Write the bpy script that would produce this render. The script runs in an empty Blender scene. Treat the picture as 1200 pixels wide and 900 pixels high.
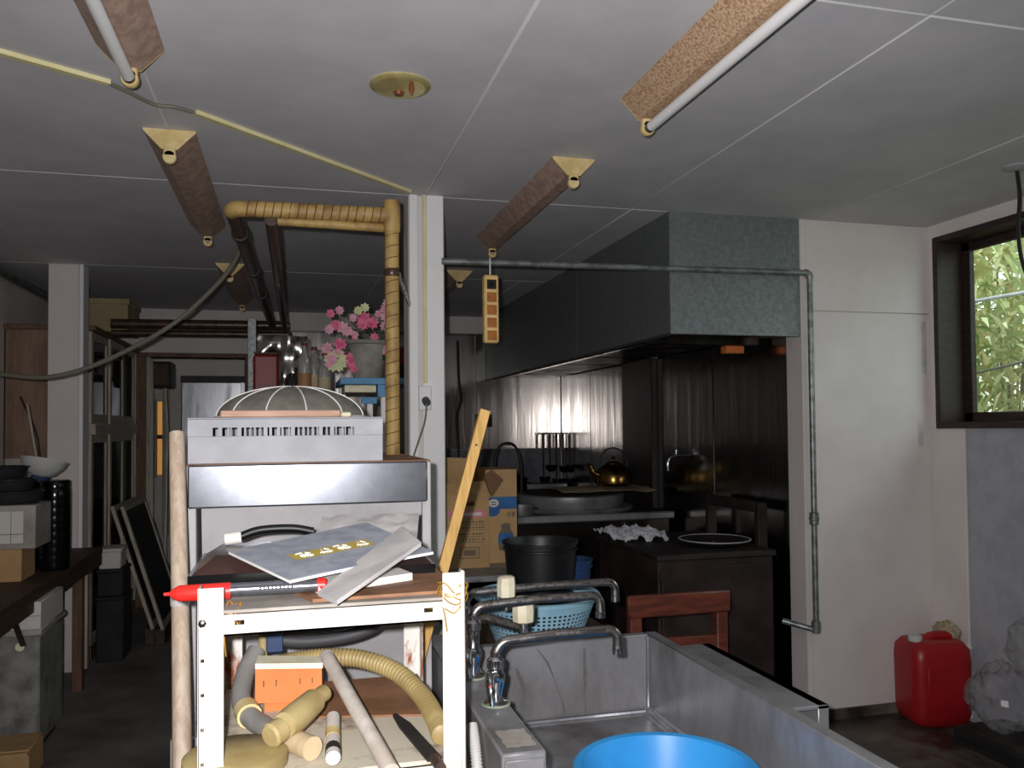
import bpy, math, random
from mathutils import Matrix, Vector, noise
random.seed(7)
R = math.radians
col = bpy.context.scene.collection
scene = bpy.context.scene

# ------------------------------------------------------------------ camera
F_PX = 975.0
CAM_H = 1.36
cd = bpy.data.cameras.new('camera'); cam = bpy.data.objects.new('camera', cd); col.objects.link(cam)
cd.sensor_width = 36; cd.lens = F_PX/1200*36; cd.shift_y = 23/1200; cd.clip_start = .02
cam.matrix_world = Matrix.Translation((0, 0, CAM_H)) @ Matrix.Rotation(R(-14.8), 4, 'Z') @ Matrix.Rotation(R(91.6), 4, 'X') @ Matrix.Rotation(R(-.5), 4, 'Z')
scene.camera = cam
# ------------------------------------------------------------------ world, flash, exposure
w = bpy.data.worlds.new('overcast_sky'); scene.world = w; w.use_nodes = True
bg = w.node_tree.nodes['Background']; bg.inputs[0].default_value = (.86, .93, 1, 1); bg.inputs[1].default_value = 2.5
fl = bpy.data.lights.new('camera_flash_offscreen', 'SPOT'); fo = bpy.data.objects.new('camera_flash_offscreen', fl); col.objects.link(fo)
fl.energy = 162; fl.shadow_soft_size = .012; fl.spot_size = R(112); fl.spot_blend = .75; fl.color = (1, .975, .99)
fo.matrix_world = Matrix.Translation((-.045, -.01, CAM_H+.03)) @ Matrix.Rotation(R(-14.8), 4, 'Z') @ Matrix.Rotation(R(93), 4, 'X')
vs = scene.view_settings
vs.view_transform = 'Standard'; vs.look = 'None'; vs.exposure = 0.1; vs.gamma = 1; vs.use_curve_mapping = False

# ------------------------------------------------------------------ materials
def lin(c):
    return tuple(((v/255)/12.92 if v/255 <= .04045 else ((v/255+.055)/1.055)**2.4) for v in c) + (1,)
MT = {}
def M(name, c1, c2=None, rough=.6, metal=0, scale=6, stretch=(1,1,1), lo=.42, hi=.6, bump=0, bscale=60, detail=6, spec=.5, rough2=None, alpha=None, trans=0, sheen=0):
    m = bpy.data.materials.new(name); m.use_nodes = True
    nt = m.node_tree; b = nt.nodes['Principled BSDF']; L = nt.links.new
    b.inputs['Base Color'].default_value = lin(c1); b.inputs['Roughness'].default_value = rough
    b.inputs['Metallic'].default_value = metal; b.inputs['Specular IOR Level'].default_value = spec
    if trans: b.inputs['Transmission Weight'].default_value = trans
    tc = nt.nodes.new('ShaderNodeTexCoord'); mp = nt.nodes.new('ShaderNodeMapping'); mp.inputs['Scale'].default_value = stretch
    L(tc.outputs['Object'], mp.inputs[0])
    if c2 or rough2 is not None:
        n = nt.nodes.new('ShaderNodeTexNoise'); n.inputs['Scale'].default_value = scale; n.inputs['Detail'].default_value = detail; n.inputs['Roughness'].default_value = .62
        L(mp.outputs[0], n.inputs['Vector'])
        if c2:
            r = nt.nodes.new('ShaderNodeValToRGB'); r.color_ramp.elements[0].position = lo; r.color_ramp.elements[1].position = hi
            r.color_ramp.elements[0].color = lin(c1); r.color_ramp.elements[1].color = lin(c2)
            L(n.outputs[0], r.inputs[0]); L(r.outputs[0], b.inputs['Base Color'])
        if rough2 is not None:
            mr = nt.nodes.new('ShaderNodeMapRange'); mr.inputs['From Min'].default_value = lo; mr.inputs['From Max'].default_value = hi
            mr.inputs['To Min'].default_value = rough; mr.inputs['To Max'].default_value = rough2
            L(n.outputs[0], mr.inputs[0]); L(mr.outputs[0], b.inputs['Roughness'])
    if bump:
        n2 = nt.nodes.new('ShaderNodeTexNoise'); n2.inputs['Scale'].default_value = bscale; n2.inputs['Detail'].default_value = 4
        L(mp.outputs[0], n2.inputs['Vector'])
        bp = nt.nodes.new('ShaderNodeBump'); bp.inputs['Strength'].default_value = bump; bp.inputs['Distance'].default_value = .01
        L(n2.outputs[0], bp.inputs['Height']); L(bp.outputs[0], b.inputs['Normal'])
    if alpha is not None: b.inputs['Alpha'].default_value = alpha
    MT[name] = m
    return m
def glass(name, tint, gl=.08, rough=.02):
    m = bpy.data.materials.new(name); m.use_nodes = True; nt = m.node_tree; nt.nodes.clear(); L = nt.links.new
    o = nt.nodes.new('ShaderNodeOutputMaterial'); x = nt.nodes.new('ShaderNodeMixShader'); t = nt.nodes.new('ShaderNodeBsdfTransparent'); g = nt.nodes.new('ShaderNodeBsdfGlossy')
    t.inputs[0].default_value = lin(tint); g.inputs['Roughness'].default_value = rough; x.inputs[0].default_value = gl
    L(t.outputs[0], x.inputs[1]); L(g.outputs[0], x.inputs[2]); L(x.outputs[0], o.inputs[0]); MT[name] = m
M('ceiling_board', (206,204,206), (196,195,198), .85, scale=3, bump=.06, bscale=220)
M('joint_white', (222,222,221), None, .8)
M('plaster_white', (222,215,211), (214,206,202), .8, scale=2.5, bump=.12, bscale=160)
M('plaster_grey', (172,174,178), (160,162,167), .8, scale=9, bump=.2, bscale=120)
M('plaster_old', (218,212,207), (208,200,195), .85, scale=3)
M('floor_dark', (84,80,76), (132,126,120), .55, scale=2.2, lo=.35, hi=.7, bump=.2, bscale=30, rough2=.85)
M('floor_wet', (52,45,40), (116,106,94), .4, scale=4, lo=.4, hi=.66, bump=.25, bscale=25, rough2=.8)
M('dark_frame', (52,36,32), (36,25,23), .55, scale=14, stretch=(1,1,4))
M('galv', (138,143,142), (120,126,126), .48, .6, scale=60, lo=.35, hi=.65, rough2=.6, detail=3)
M('galv_pipe', (150,156,154), (112,116,114), .42, .6, scale=20)
M('steel', (190,192,196), (160,162,168), .26, 1, scale=9, stretch=(1,1,.15), rough2=.42)
M('steel_wall', (192,188,184), (140,135,131), .13, 1, scale=7, stretch=(1.5,1.5,.12), lo=.35, hi=.7, rough2=.26, bump=.2, bscale=9)
M('steel_soot', (70,64,60), (34,30,28), .3, 1, scale=6, stretch=(1,1,.3), lo=.35, hi=.65, rough2=.5, bump=.06, bscale=8)
M('steel_sink', (160,160,163), (112,109,108), .42, .5, scale=5, stretch=(1,1,.5), lo=.4, hi=.68, rough2=.6, bump=.03, bscale=40)
M('steel_bright', (146,149,156), (138,141,149), .2, .85, scale=30)
M('panel_brown', (142,116,98), (120,94,80), .8, scale=5, stretch=(4,4,.5))
M('stain', (92,90,91), (110,108,108), .6, scale=20)
M('steel_dull', (112,114,120), (86,88,94), .5, .4, scale=6)
M('steel_mid', (128,118,112), (70,62,58), .24, 1, scale=6, stretch=(1,1,.3), lo=.35, hi=.65, rough2=.4, bump=.12, bscale=6)
M('bag_film', (176,176,180), None, .25, alpha=.3)
M('chrome', (205,208,212), (150,152,154), .12, 1, scale=30, rough2=.35)
M('chrome_dull', (165,163,160), (96,92,88), .28, 1, scale=34, lo=.45, hi=.6, rough2=.6)
M('white_paint', (222,219,214), (206,200,190), .5, scale=5, bump=.05, bscale=80)
M('white_rust', (226,222,214), (150,82,44), .6, scale=30, stretch=(1,1,.35), lo=.5, hi=.62)
M('white_plain', (232,231,230), None, .5)
M('cab_white', (186,184,184), (168,165,165), .45, scale=4)
M('crate_grey', (176,177,181), (162,163,168), .55, scale=9, bump=.03)
M('black', (14,14,15), None, .45)
M('black_gloss', (10,10,11), None, .16)
M('black_matte', (22,21,21), (34,32,31), .75, scale=10)
M('bucket_black', (14,15,17), (20,21,23), .42, scale=8)
M('rust_fixture', (206,178,144), (160,118,90), .6, scale=150, lo=.44, hi=.6, bump=.08, bscale=120)
M('brown_fixture', (186,158,142), (160,132,118), .55, scale=30, bump=.05)
M('cream', (226,205,150), (206,180,120), .5, scale=12)
M('cream_pale', (230,224,196), (214,204,172), .5, scale=12)
M('tube_white', (238,238,236), None, .25)
M('brass', (226,214,158), (206,188,116), .3, .55, scale=10)
M('bulb_brown', (120,66,36), None, .3)
M('wrap', (166,138,80), (106,74,38), .6, scale=16, stretch=(1,1,.7), lo=.45, hi=.72, bump=.2, bscale=40)
M('wrap_dark', (70,48,34), (38,26,20), .35, scale=18, lo=.4, hi=.65, bump=.15, bscale=40)
M('mould', (226,218,168), (214,204,150), .5, scale=6)
M('cord_grey', (112,110,96), None, .6)
M('cord_black', (22,20,20), None, .5)
M('strip_cream', (240,206,140), (224,186,116), .45, scale=14)
M('socket_brown', (182,112,40), (160,92,30), .5, scale=20)
M('oak', (212,170,96), (190,146,76), .55, scale=10, stretch=(8,8,.6))
M('pole_wood', (204,186,166), (180,158,136), .6, scale=9, stretch=(6,6,.5))
M('hardboard', (150,108,76), (122,84,58), .7, scale=8)
M('plywood', (198,178,142), (170,146,108), .7, scale=5, stretch=(.6,6,1))
M('ply_dirty', (206,198,178), (120,90,72), .75, scale=5, lo=.5, hi=.6)
M('greyboard', (170,164,156), (144,136,126), .7, scale=7)
M('chair_wood', (112,56,40), (84,42,32), .45, scale=9, stretch=(1,1,6))
M('card', (186,150,104), (172,136,92), .8, scale=5)
M('card_dark', (120,88,64), None, .85)
M('card_pale', (164,148,112), (150,134,100), .85, scale=4)
M('print_pink', (214,130,150), None, .7)
M('print_ink', (110,98,80), None, .8)
M('print_blue', (48,104,160), (40,90,146), .7, scale=8)
M('print_white', (216,206,188), None, .7)
M('blue_tub', (58,158,226), (50,148,218), .38, scale=3)
M('blue_colander', (170,214,234), (156,204,228), .45, scale=10)
M('blue_dark', (34,60,100), (28,48,84), .5, scale=5)
M('blue_paint', (96,156,196), (84,140,180), .6, scale=9)
M('red_plastic', (164,26,32), (146,20,28), .4, scale=4)
M('red_bright', (226,44,38), None, .4)
M('red_dark', (120,34,30), (86,28,26), .5, scale=8)
M('book_cover', (166,170,180), (144,150,162), .55, scale=26)
M('book_label', (190,168,72), None, .5)
M('paper', (238,236,232), None, .7)
M('paper_old', (176,164,136), (136,122,96), .85, scale=7)
M('slat_grey', (206,202,200), (186,182,182), .6, scale=9)
M('lacquer', (74,52,48), (56,38,36), .3, scale=9)
M('pvc_grey', (156,154,150), (138,135,130), .5, scale=9)
M('pvc_white', (216,208,198), (188,176,164), .45, scale=12)
M('hose_yellow', (176,156,104), (150,130,84), .5, scale=10)
M('hose_white', (196,194,190), None, .5)
M('orange', (218,126,64), (204,112,52), .7, scale=6)
M('mallet_wood', (180,162,112), (156,136,90), .6, scale=9)
M('pink_wood', (206,168,144), (186,144,120), .6, scale=10, stretch=(.8,8,8))
M('wire_orange', (196,148,60), None, .35, .5)
M('soot_iron', (30,26,24), (48,40,35), .55, scale=8, bump=.1)
M('oven_brown', (62,50,46), (44,35,32), .45, .2, scale=6)
M('foil', (240,242,246), (224,226,232), .3, .3, scale=14)
M('brass_kettle', (160,128,70), (80,60,36), .2, 1, scale=7, rough2=.4)
M('wood_dark', (78,56,42), (54,38,30), .65, scale=9, stretch=(4,1,4))
M('wood_brown', (112,80,62), (88,62,48), .6, scale=9, stretch=(4,4,.6))
M('wood_pale', (182,174,160), (160,150,134), .65, scale=9, stretch=(4,4,.6))
M('pot_grey', (156,152,142), (132,128,118), .75, scale=12)
M('flower_pink', (228,120,156), (206,78,120), .6, scale=40)
M('flower_light', (226,168,186), (210,140,164), .6, scale=40)
M('flower_cream', (222,222,176), (198,206,146), .6, scale=40)
M('leaf_dark', (44,82,46), (34,64,40), .5, scale=30)
M('leaf_out', (186,196,124), (224,224,176), .6, scale=3.5, lo=.4, hi=.6)
M('leaf_out2', (150,172,112), (196,206,150), .6, scale=3.5, lo=.4, hi=.6)
M('leaf_out3', (228,206,156), (206,206,146), .6, scale=3.5, lo=.4, hi=.6)
M('stem_out', (120,104,78), None, .8)
M('soil_out', (96,90,66), (70,74,46), .9, scale=2)
M('bottle_clear', (190,190,184), None, .2, trans=.6, spec=.5)
M('label_brown', (150,110,70), None, .6)
M('bowl_white', (206,206,202), None, .3)
M('drum_grey', (140,140,134), (96,94,90), .6, scale=10, lo=.4, hi=.65)
M('box_white', (206,202,196), None, .7)
M('rubber_grey', (60,60,62), None, .6)
M('verdigris', (120,150,120), (150,150,136), .7, scale=30)
M('amber', (226,178,110), None, .3)
glass('pane', (240,246,242), .06)
glass('cab_glass', (120,124,126), .16, .05)
glass('bag_plastic', (200,200,204), .12, .3)
glass('amber_pane', (176,146,104), .05)
glass('mesh_net', (150,148,140), .0, .5)
# food cover: grey net fabric, half see-through
def net():
    m = M('net', (128,124,114), (112,108,100), .8, scale=30); m.node_tree.nodes['Principled BSDF'].inputs['Alpha'].default_value = .8
net()

# ------------------------------------------------------------------ mesh builder
PM = {}
class MB:
    def __init__(s): s.v = []; s.f = []; s.xf = None
    def add(s, vs, fs):
        o = len(s.v)
        for p in vs:
            p = Vector(p); s.v.append(s.xf @ p if s.xf else p)
        for f in fs: s.f.append(tuple(i+o for i in f))
        return s
    def box(s, x0, x1, y0, y1, z0, z1, b=0):
        if x0 > x1: x0, x1 = x1, x0
        if y0 > y1: y0, y1 = y1, y0
        if z0 > z1: z0, z1 = z1, z0
        b = min(b, (x1-x0)*.45, (y1-y0)*.45, (z1-z0)*.45)
        if b <= 0:
            vs = [(x, y, z) for z in (z0, z1) for y in (y0, y1) for x in (x0, x1)]
            return s.add(vs, [(0,2,3,1),(4,5,7,6),(0,1,5,4),(2,6,7,3),(0,4,6,2),(1,3,7,5)])
        c = ((x0+x1)/2, (y0+y1)/2, (z0+z1)/2); h = ((x1-x0)/2, (y1-y0)/2, (z1-z0)/2)
        vs = []; ix = {}
        for sx in (-1,1):
            for sy in (-1,1):
                for sz in (-1,1):
                    S = (sx, sy, sz)
                    for a in range(3):
                        ix[(S, a)] = len(vs)
                        vs.append(tuple(c[k]+S[k]*(h[k]-(0 if k == a else b)) for k in range(3)))
        fs = []
        def orient(f):
            p = [Vector(vs[i]) for i in f]; n = (p[1]-p[0]).cross(p[2]-p[0]); m = sum(p, Vector())/len(p)-Vector(c)
            return f if n.dot(m) > 0 else tuple(reversed(f))
        for a in range(3):
            u, v = [k for k in range(3) if k != a]
            for sg in (-1,1):
                q = []
                for su, sv in ((-1,-1),(1,-1),(1,1),(-1,1)):
                    S = [0,0,0]; S[a] = sg; S[u] = su; S[v] = sv; q.append(ix[(tuple(S), a)])
                fs.append(orient(tuple(q)))
            for su in (-1,1):
                for sv in (-1,1):
                    A = [0,0,0]; B = [0,0,0]; A[u] = B[u] = su; A[v] = B[v] = sv; A[a] = -1; B[a] = 1; A = tuple(A); B = tuple(B)
                    fs.append(orient((ix[(A,u)], ix[(B,u)], ix[(B,v)], ix[(A,v)])))
        for sx in (-1,1):
            for sy in (-1,1):
                for sz in (-1,1):
                    S = (sx,sy,sz); fs.append(orient(tuple(ix[(S,a)] for a in range(3))))
        return s.add(vs, fs)
    def lathe(s, prof, o=(0,0,0), n=24, axis=None, sx=1, sy=1, caps=True):
        A = axis or Matrix.Identity(3); o = Vector(o); vs = []; fs = []
        for r, z in prof:
            for k in range(n):
                t = 2*math.pi*k/n; vs.append(o + A @ Vector((r*math.cos(t)*sx, r*math.sin(t)*sy, z)))
        for i in range(len(prof)-1):
            for k in range(n):
                k2 = (k+1) % n; fs.append((i*n+k, i*n+k2, (i+1)*n+k2, (i+1)*n+k))
        if caps and prof[0][0] > 1e-6: fs.append(tuple(range(n-1, -1, -1)))
        if caps and prof[-1][0] > 1e-6: fs.append(tuple((len(prof)-1)*n+k for k in range(n)))
        return s.add(vs, fs)
    def cyl(s, p0, p1, r0, r1=None, n=16):
        p0 = Vector(p0); p1 = Vector(p1); d = p1-p0
        A = d.to_track_quat('Z', 'Y').to_matrix()
        return s.lathe([(r0, 0), (r0 if r1 is None else r1, d.length)], p0, n, A)
    def tube(s, path, r, n=10, closed=False):
        P = [Vector(p) for p in path]; m = len(P); rr = r if isinstance(r, (list, tuple)) else [r]*m
        vs = []; fs = []; up = None
        for i in range(m):
            if closed: t = P[(i+1) % m]-P[i-1]
            else: t = P[min(i+1, m-1)]-P[max(i-1, 0)]
            t.normalize()
            if up is None: up = Vector((0,0,1)) if abs(t.z) < .9 else Vector((1,0,0))
            up = (up - t*up.dot(t)).normalized(); sd = t.cross(up)
            for k in range(n):
                a = 2*math.pi*k/n; vs.append(P[i]+(up*math.cos(a)+sd*math.sin(a))*rr[i])
        for i in range(m if closed else m-1):
            j = (i+1) % m
            for k in range(n): k2 = (k+1) % n; fs.append((i*n+k, i*n+k2, j*n+k2, j*n+k))
        if not closed: fs.append(tuple(range(n-1,-1,-1))); fs.append(tuple((m-1)*n+k for k in range(n)))
        return s.add(vs, fs)
    def prism(s, poly, ext):           # 3D polygon extruded by vector
        n = len(poly); e = Vector(ext); P = [Vector(p) for p in poly]
        fs = [tuple(range(n-1,-1,-1)), tuple(range(n, 2*n))] + [(i, (i+1) % n, n+(i+1) % n, n+i) for i in range(n)]
        return s.add(P+[p+e for p in P], fs)
    def sheet(s, fn, nu, nv, th=0):
        vs = [fn(i/nu, j/nv) for j in range(nv+1) for i in range(nu+1)]; fs = []
        for j in range(nv):
            for i in range(nu): a = j*(nu+1)+i; fs.append((a, a+1, a+nu+2, a+nu+1))
        if th:
            N = len(vs); vs = vs+[Vector(v)-Vector((0,0,th)) for v in vs]; fs += [tuple(N+i for i in reversed(f)) for f in fs]
            rim = list(range(nu+1))+[j*(nu+1)+nu for j in range(1,nv+1)]+[nv*(nu+1)+i for i in range(nu-1,-1,-1)]+[j*(nu+1) for j in range(nv-1,0,-1)]
            for a, b in zip(rim, rim[1:]+rim[:1]): fs.append((b, a, N+a, N+b))
        return s.add(vs, fs)
    def build(s, name, mat, parent=None, local=False, angle=38):
        vs = s.v; loc = None
        if parent is not None and not local and parent.name in PM:
            inv = PM[parent.name].inverted(); vs = [inv @ v for v in vs]
        if parent is None and not local:
            xs = [v.x for v in vs]; ys = [v.y for v in vs]
            loc = Vector(((min(xs)+max(xs))/2, (min(ys)+max(ys))/2, min(v.z for v in vs))); vs = [v-loc for v in vs]
        me = bpy.data.meshes.new(name); me.from_pydata([tuple(v) for v in vs], [], s.f); me.update()
        me.materials.append(MT[mat]); me.polygons.foreach_set('use_smooth', [True]*len(me.polygons))
        try: me.set_sharp_from_angle(angle=R(angle))
        except Exception: pass
        o = bpy.data.objects.new(name, me); col.objects.link(o)
        if loc is not None: o.location = loc
        PM[o.name] = PM[parent.name] if parent is not None and parent.name in PM else Matrix.Translation(loc or (0,0,0))
        if parent is not None: o.parent = parent
        return o
def tag(o, label=None, cat=None, group=None, kind=None):
    if label: o['label'] = label
    if cat: o['category'] = cat
    if group: o['group'] = group
    if kind: o['kind'] = kind
    return o
def thing(name, label, cat, loc=(0,0,0), rz=0, group=None):
    o = bpy.data.objects.new(name, None); col.objects.link(o); o.location = loc; o.rotation_euler = (0,0,rz); o.empty_display_size = .1
    PM[o.name] = Matrix.Translation(loc) @ Matrix.Rotation(rz, 4, 'Z')
    return tag(o, label, cat, group)
def dup(root, loc, rz=0, label=None, group=None):
    r = root.copy(); col.objects.link(r); r.location = loc; r.rotation_euler = (0,0,rz)
    if label: r['label'] = label
    if group: r['group'] = group
    for ch in list(root.children):
        c = ch.copy(); col.objects.link(c); c.parent = r
        for g in list(ch.children): d = g.copy(); col.objects.link(d); d.parent = c
    return r
def share(o, parent, loc):             # a piece that shares another piece's mesh
    c = o.copy(); col.objects.link(c); c.parent = parent; c.location = loc; return c
def bx(name, mat, parent, *a, b=0): return MB().box(*a, b=b).build(name, mat, parent)
def arc(c, r, a0, a1, u, v, n=8):
    c = Vector(c); u = Vector(u); v = Vector(v)
    return [c+u*(r*math.cos(R(a0+(a1-a0)*i/n)))+v*(r*math.sin(R(a0+(a1-a0)*i/n))) for i in range(n+1)]
def smooth_path(P, n=8):
    P = [Vector(p) for p in P]; Q = [2*P[0]-P[1]]+P+[2*P[-1]-P[-2]]; out = []
    for i in range(1, len(Q)-2):
        a, b, c, d = Q[i-1], Q[i], Q[i+1], Q[i+2]
        for k in range(n):
            t = k/n; out.append(.5*((2*b)+(c-a)*t+(2*a-5*b+4*c-d)*t*t+(3*b-a-3*c+d)*t**3))
    return out+[P[-1]]
def struct(name, mat, *a, b=0, parent=None):
    o = MB().box(*a, b=b).build(name, mat, parent)
    if parent is None: o['kind'] = 'structure'
    return o

# ------------------------------------------------------------------ the setting
H = 2.31; XL, XR, YB, YP = -1.62, 2.98, 7.0, 3.36
fl_o = struct('floor', 'floor_dark', -1.75, 3.3, -2.6, 9.2, -.1, 0)
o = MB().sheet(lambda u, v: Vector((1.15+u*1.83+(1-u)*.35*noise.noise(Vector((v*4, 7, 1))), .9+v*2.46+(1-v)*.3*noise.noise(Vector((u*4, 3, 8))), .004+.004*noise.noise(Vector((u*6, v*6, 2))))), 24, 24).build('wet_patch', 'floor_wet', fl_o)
# ceiling: backing slab and separate boards with open joints
ce = struct('ceiling', 'joint_white', -1.75, 3.3, -2.6, 9.2, H+.004, H+.12)
XS = [-2.20, -1.29, -.38, .53, 1.44, 2.345, 3.26]; YS = [-2.04, -.22, 1.60, 3.37, 5.20, 7.02, 8.84]
g = .0045
for i in range(len(XS)-1):
    for j in range(len(YS)-1):
        x0, x1 = max(XS[i]+g, XL), min(XS[i+1]-g, 3.0); y0, y1 = YS[j]+g, YS[j+1]-g
        if x1-x0 < .05: continue
        MB().box(x0, x1, y0, y1, H, H+.0045, b=.001).build('ceiling_board', 'ceiling_board', ce)
struct('wall_left', 'plaster_old', XL-.12, XL, -2.6, 9.2, 0, H+.004)
# right wall with the window opening (Y 0.6..3.28, Z 1.37..2.21)
WY0, WY1, WZ0, WZ1 = .7, 3.285, 1.365, 2.215
wr = struct('wall_right', 'plaster_grey', XR, XR+.12, -2.6, 3.5, 0, WZ0-.03)
MB().box(XR, XR+.12, -2.6, 3.5, WZ1+.03, H+.004).build('upper_wall', 'plaster_white', wr)
MB().box(XR, XR+.12, -2.6, WY0-.03, WZ0-.03, WZ1+.03).build('wall_pier', 'plaster_white', wr)
MB().box(XR, XR+.12, WY1+.03, 3.5, WZ0-.03, WZ1+.03).build('wall_pier', 'plaster_white', wr)
MB().box(XR-.012, XR, 3.15, YP, .02, WZ0-.03, b=.003).build('corner_board', 'plaster_white', wr)
# rear wall behind the camera
struct('wall_rear', 'plaster_old', -1.75, 3.3, -2.6, -2.48, 0, H+.004)
# front window
wn = tag(bpy.data.objects.new('window_1', None), kind='structure'); col.objects.link(wn)
wn.location = (XR, 2, WZ0); PM[wn.name] = Matrix.Translation((XR, 2, WZ0))
bx('jamb', 'dark_frame', wn, XR-.02, XR+.16, WY1, WY1+.03, WZ0-.03, WZ1+.03, b=.003)
bx('jamb', 'dark_frame', wn, XR-.02, XR+.16, WY0-.03, WY0, WZ0-.03, WZ1+.03, b=.003)
bx('head', 'dark_frame', wn, XR-.02, XR+.16, WY0, WY1, WZ1, WZ1+.03, b=.003)
bx('sill', 'dark_frame', wn, XR-.025, XR+.17, WY0, WY1, WZ0-.03, WZ0, b=.003)
for y0, y1 in ((WY1-.05, WY1), (1.98, 2.03), (WY0, WY0+.05)): bx('sash_stile', 'dark_frame', wn, XR+.12, XR+.15, y0, y1, WZ0, WZ1, b=.003)
for z0, z1 in ((WZ0, WZ0+.045), (WZ1-.04, WZ1)): bx('sash_rail', 'dark_frame', wn, XR+.12, XR+.15, WY0, WY1, z0, z1, b=.003)
for y0, y1 in ((WY0+.05, 1.98), (2.03, WY1-.05)): bx('pane', 'pane', wn, XR+.133, XR+.137, y0, y1, WZ0+.04, WZ1-.04)
# white partition facing the camera, made of two boards
wp = struct('wall_partition', 'plaster_old', 2.30, 3.1, YP+.012, 3.5, 0, H+.004)
MB().box(2.30, XR, YP, YP+.012, 1.888, H, b=.002).build('wall_board', 'plaster_white', wp)
MB().box(2.30, XR, YP, YP+.012, .05, 1.884, b=.002).build('wall_board', 'plaster_white', wp)
MB().box(2.268, 2.30, YP-.008, 3.48, .03, H, b=.003).build('edge_trim', 'plaster_white', wp)
MB().box(2.30, XR, YP-.006, YP+.012, 0, .05, b=.004).build('kerb', 'floor_wet', wp)
MB().box(2.90, 2.925, YP-.002, YP, 1.25, 1.36).build('tape', 'slat_grey', wp)
MB().box(2.93, 2.955, YP-.002, YP, 1.6, 1.85).build('tape', 'slat_grey', wp)
# alcove right wall clad in steel sheets
wa = struct('wall_alcove', 'plaster_old', 2.305, 2.42, 3.5, YB, 0, H+.004)
for y0, y1, mt in ((3.505, 4.24, 'steel_wall'), (4.25, 4.98, 'steel_wall'), (5.5, 6.24, 'steel_wall'), (6.25, 6.985, 'steel_wall')):
    MB().box(2.296, 2.305, y0, y1, .0, 1.84, b=.002).build('steel_sheet', mt, wa)
MB().box(2.255, 2.305, 4.99, 5.49, 0, 1.80, b=.006).build('dark_upright_box', 'soot_iron', wa)  # dark upright box filling the gap between the steel sheets
# back wall with a doorway (X -1.05..-0.36, Z up to 1.93)
wb = struct('wall_back', 'plaster_old', -.36, 2.42, YB, YB+.12, 0, H+.004)
MB().box(-1.75, -1.10, YB, YB+.12, 0, H+.004).build('wall_pier', 'plaster_old', wb)
MB().box(-1.10, -.36, YB, YB+.12, 1.93, H+.004).build('upper_wall', 'plaster_old', wb)
for x0, x1 in ((.0, .76), (.766, 1.52), (1.526, 2.29)):
    MB().box(x0, x1, YB-.008, YB, 1.172, 2.15, b=.002).build('steel_sheet', 'steel_wall', wb)
    MB().box(x0, x1, YB-.008, YB, 0, 1.168, b=.002).build('steel_sheet', 'steel_dull', wb)
MB().box(0, 1.6, YB-.014, YB, 2.15, 2.165, b=.003).build('edge_trim', 'steel_bright', wb)
d = tag(bpy.data.objects.new('door_1', None), kind='structure'); col.objects.link(d); d.location = (-.7, YB, 0); PM[d.name] = Matrix.Translation((-.7, YB, 0))
bx('lintel', 'wood_brown', d, -1.20, -.32, YB-.02, YB+.14, 1.93, 1.965, b=.003)
bx('jamb', 'wood_brown', d, -1.20, -1.10, YB-.03, YB+.14, 0, 1.93, b=.003)
bx('jamb', 'wood_pale', d, -1.10, -1.07, YB-.02, YB+.14, 0, 1.93, b=.003)
bx('jamb', 'wood_brown', d, -.37, -.33, YB-.02, YB+.14, 0, 1.93, b=.003)
# the room behind the doorway
wf = struct('wall_far', 'plaster_old', -1.265, 3.3, 9.05, 9.2, 0, H+.004)
MB().box(-1.75, -1.345, 9.05, 9.2, 0, H+.004).build('wall_pier', 'plaster_old', wf)
MB().box(-1.345, -1.265, 9.05, 9.2, 0, .9).build('wall_pier', 'plaster_old', wf)
MB().box(-1.345, -1.265, 9.05, 9.2, 1.65, H+.004).build('wall_pier', 'plaster_old', wf)
wn2 = tag(bpy.data.objects.new('window_2', None), kind='structure'); col.objects.link(wn2); wn2.location = (-1.3, 9.1, .9); PM[wn2.name] = Matrix.Translation((-1.3, 9.1, .9))
bx('mullion', 'wood_dark', wn2, -1.345, -1.265, 9.08, 9.12, 1.27, 1.31, b=.003)
bx('stile', 'wood_pale', wn2, -1.365, -1.325, 9.03, 9.1, .88, 1.67, b=.003)
bx('stile', 'wood_pale', wn2, -1.27, -1.20, 9.03, 9.05, .3, 1.80, b=.003)
bx('pane', 'amber_pane', wn2, -1.34, -1.27, 9.098, 9.102, .9, 1.27); bx('pane', 'amber_pane', wn2, -1.34, -1.27, 9.098, 9.102, 1.31, 1.65)
# columns
def column(label, x0, x1, y0, y1, extra):
    t = thing('column', label, 'column', ((x0+x1)/2, (y0+y1)/2, 0))
    bx('shaft', 'plaster_white', t, x0, x1, y0, y1, 0, H, b=.004)
    for e in extra: bx('cover_strip', 'white_plain', t, *e, b=.002)
    return t
pc = column('slim white square column standing beside the hanging power strip', .457, .605, YP, YP+.15, [(.46, .495, YP-.008, YP, .0, H), (.512, .600, YP-.012, YP, 0, H)])
bx('conduit', 'mould', pc, .515, .53, YP-.02, YP-.012, 1.54, H, b=.003)
bx('outlet_plate', 'white_plain', pc, .492, .545, YP-.03, YP-.012, 1.43, 1.53, b=.005)
MB().cyl((.52, YP-.06, 1.46), (.52, YP-.03, 1.47), .016, n=14).build('plug', 'rubber_grey', pc)
MB().tube(smooth_path([(.52, YP-.06, 1.455), (.51, YP-.06, 1.38), (.485, YP-.05, 1.30), (.465, YP-.04, 1.22), (.46, YP-.03, 1.05)]), .0035, 8).build('cord', 'cord_grey', pc)
cl = column('pale square column rising behind the long dark table', -1.335, -1.175, 5.2, 5.34, [(-1.174, -1.152, 5.2, 5.33, 0, H)])

# pipe run along the left wall under the ceiling
t = tag(MB().cyl((XL+.03, 2.2, 2.26), (XL+.03, 6.98, 2.26), .028).build('wall_pipe', 'galv_pipe'), 'grey pipe running high along the dim side wall', 'pipe')

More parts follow.
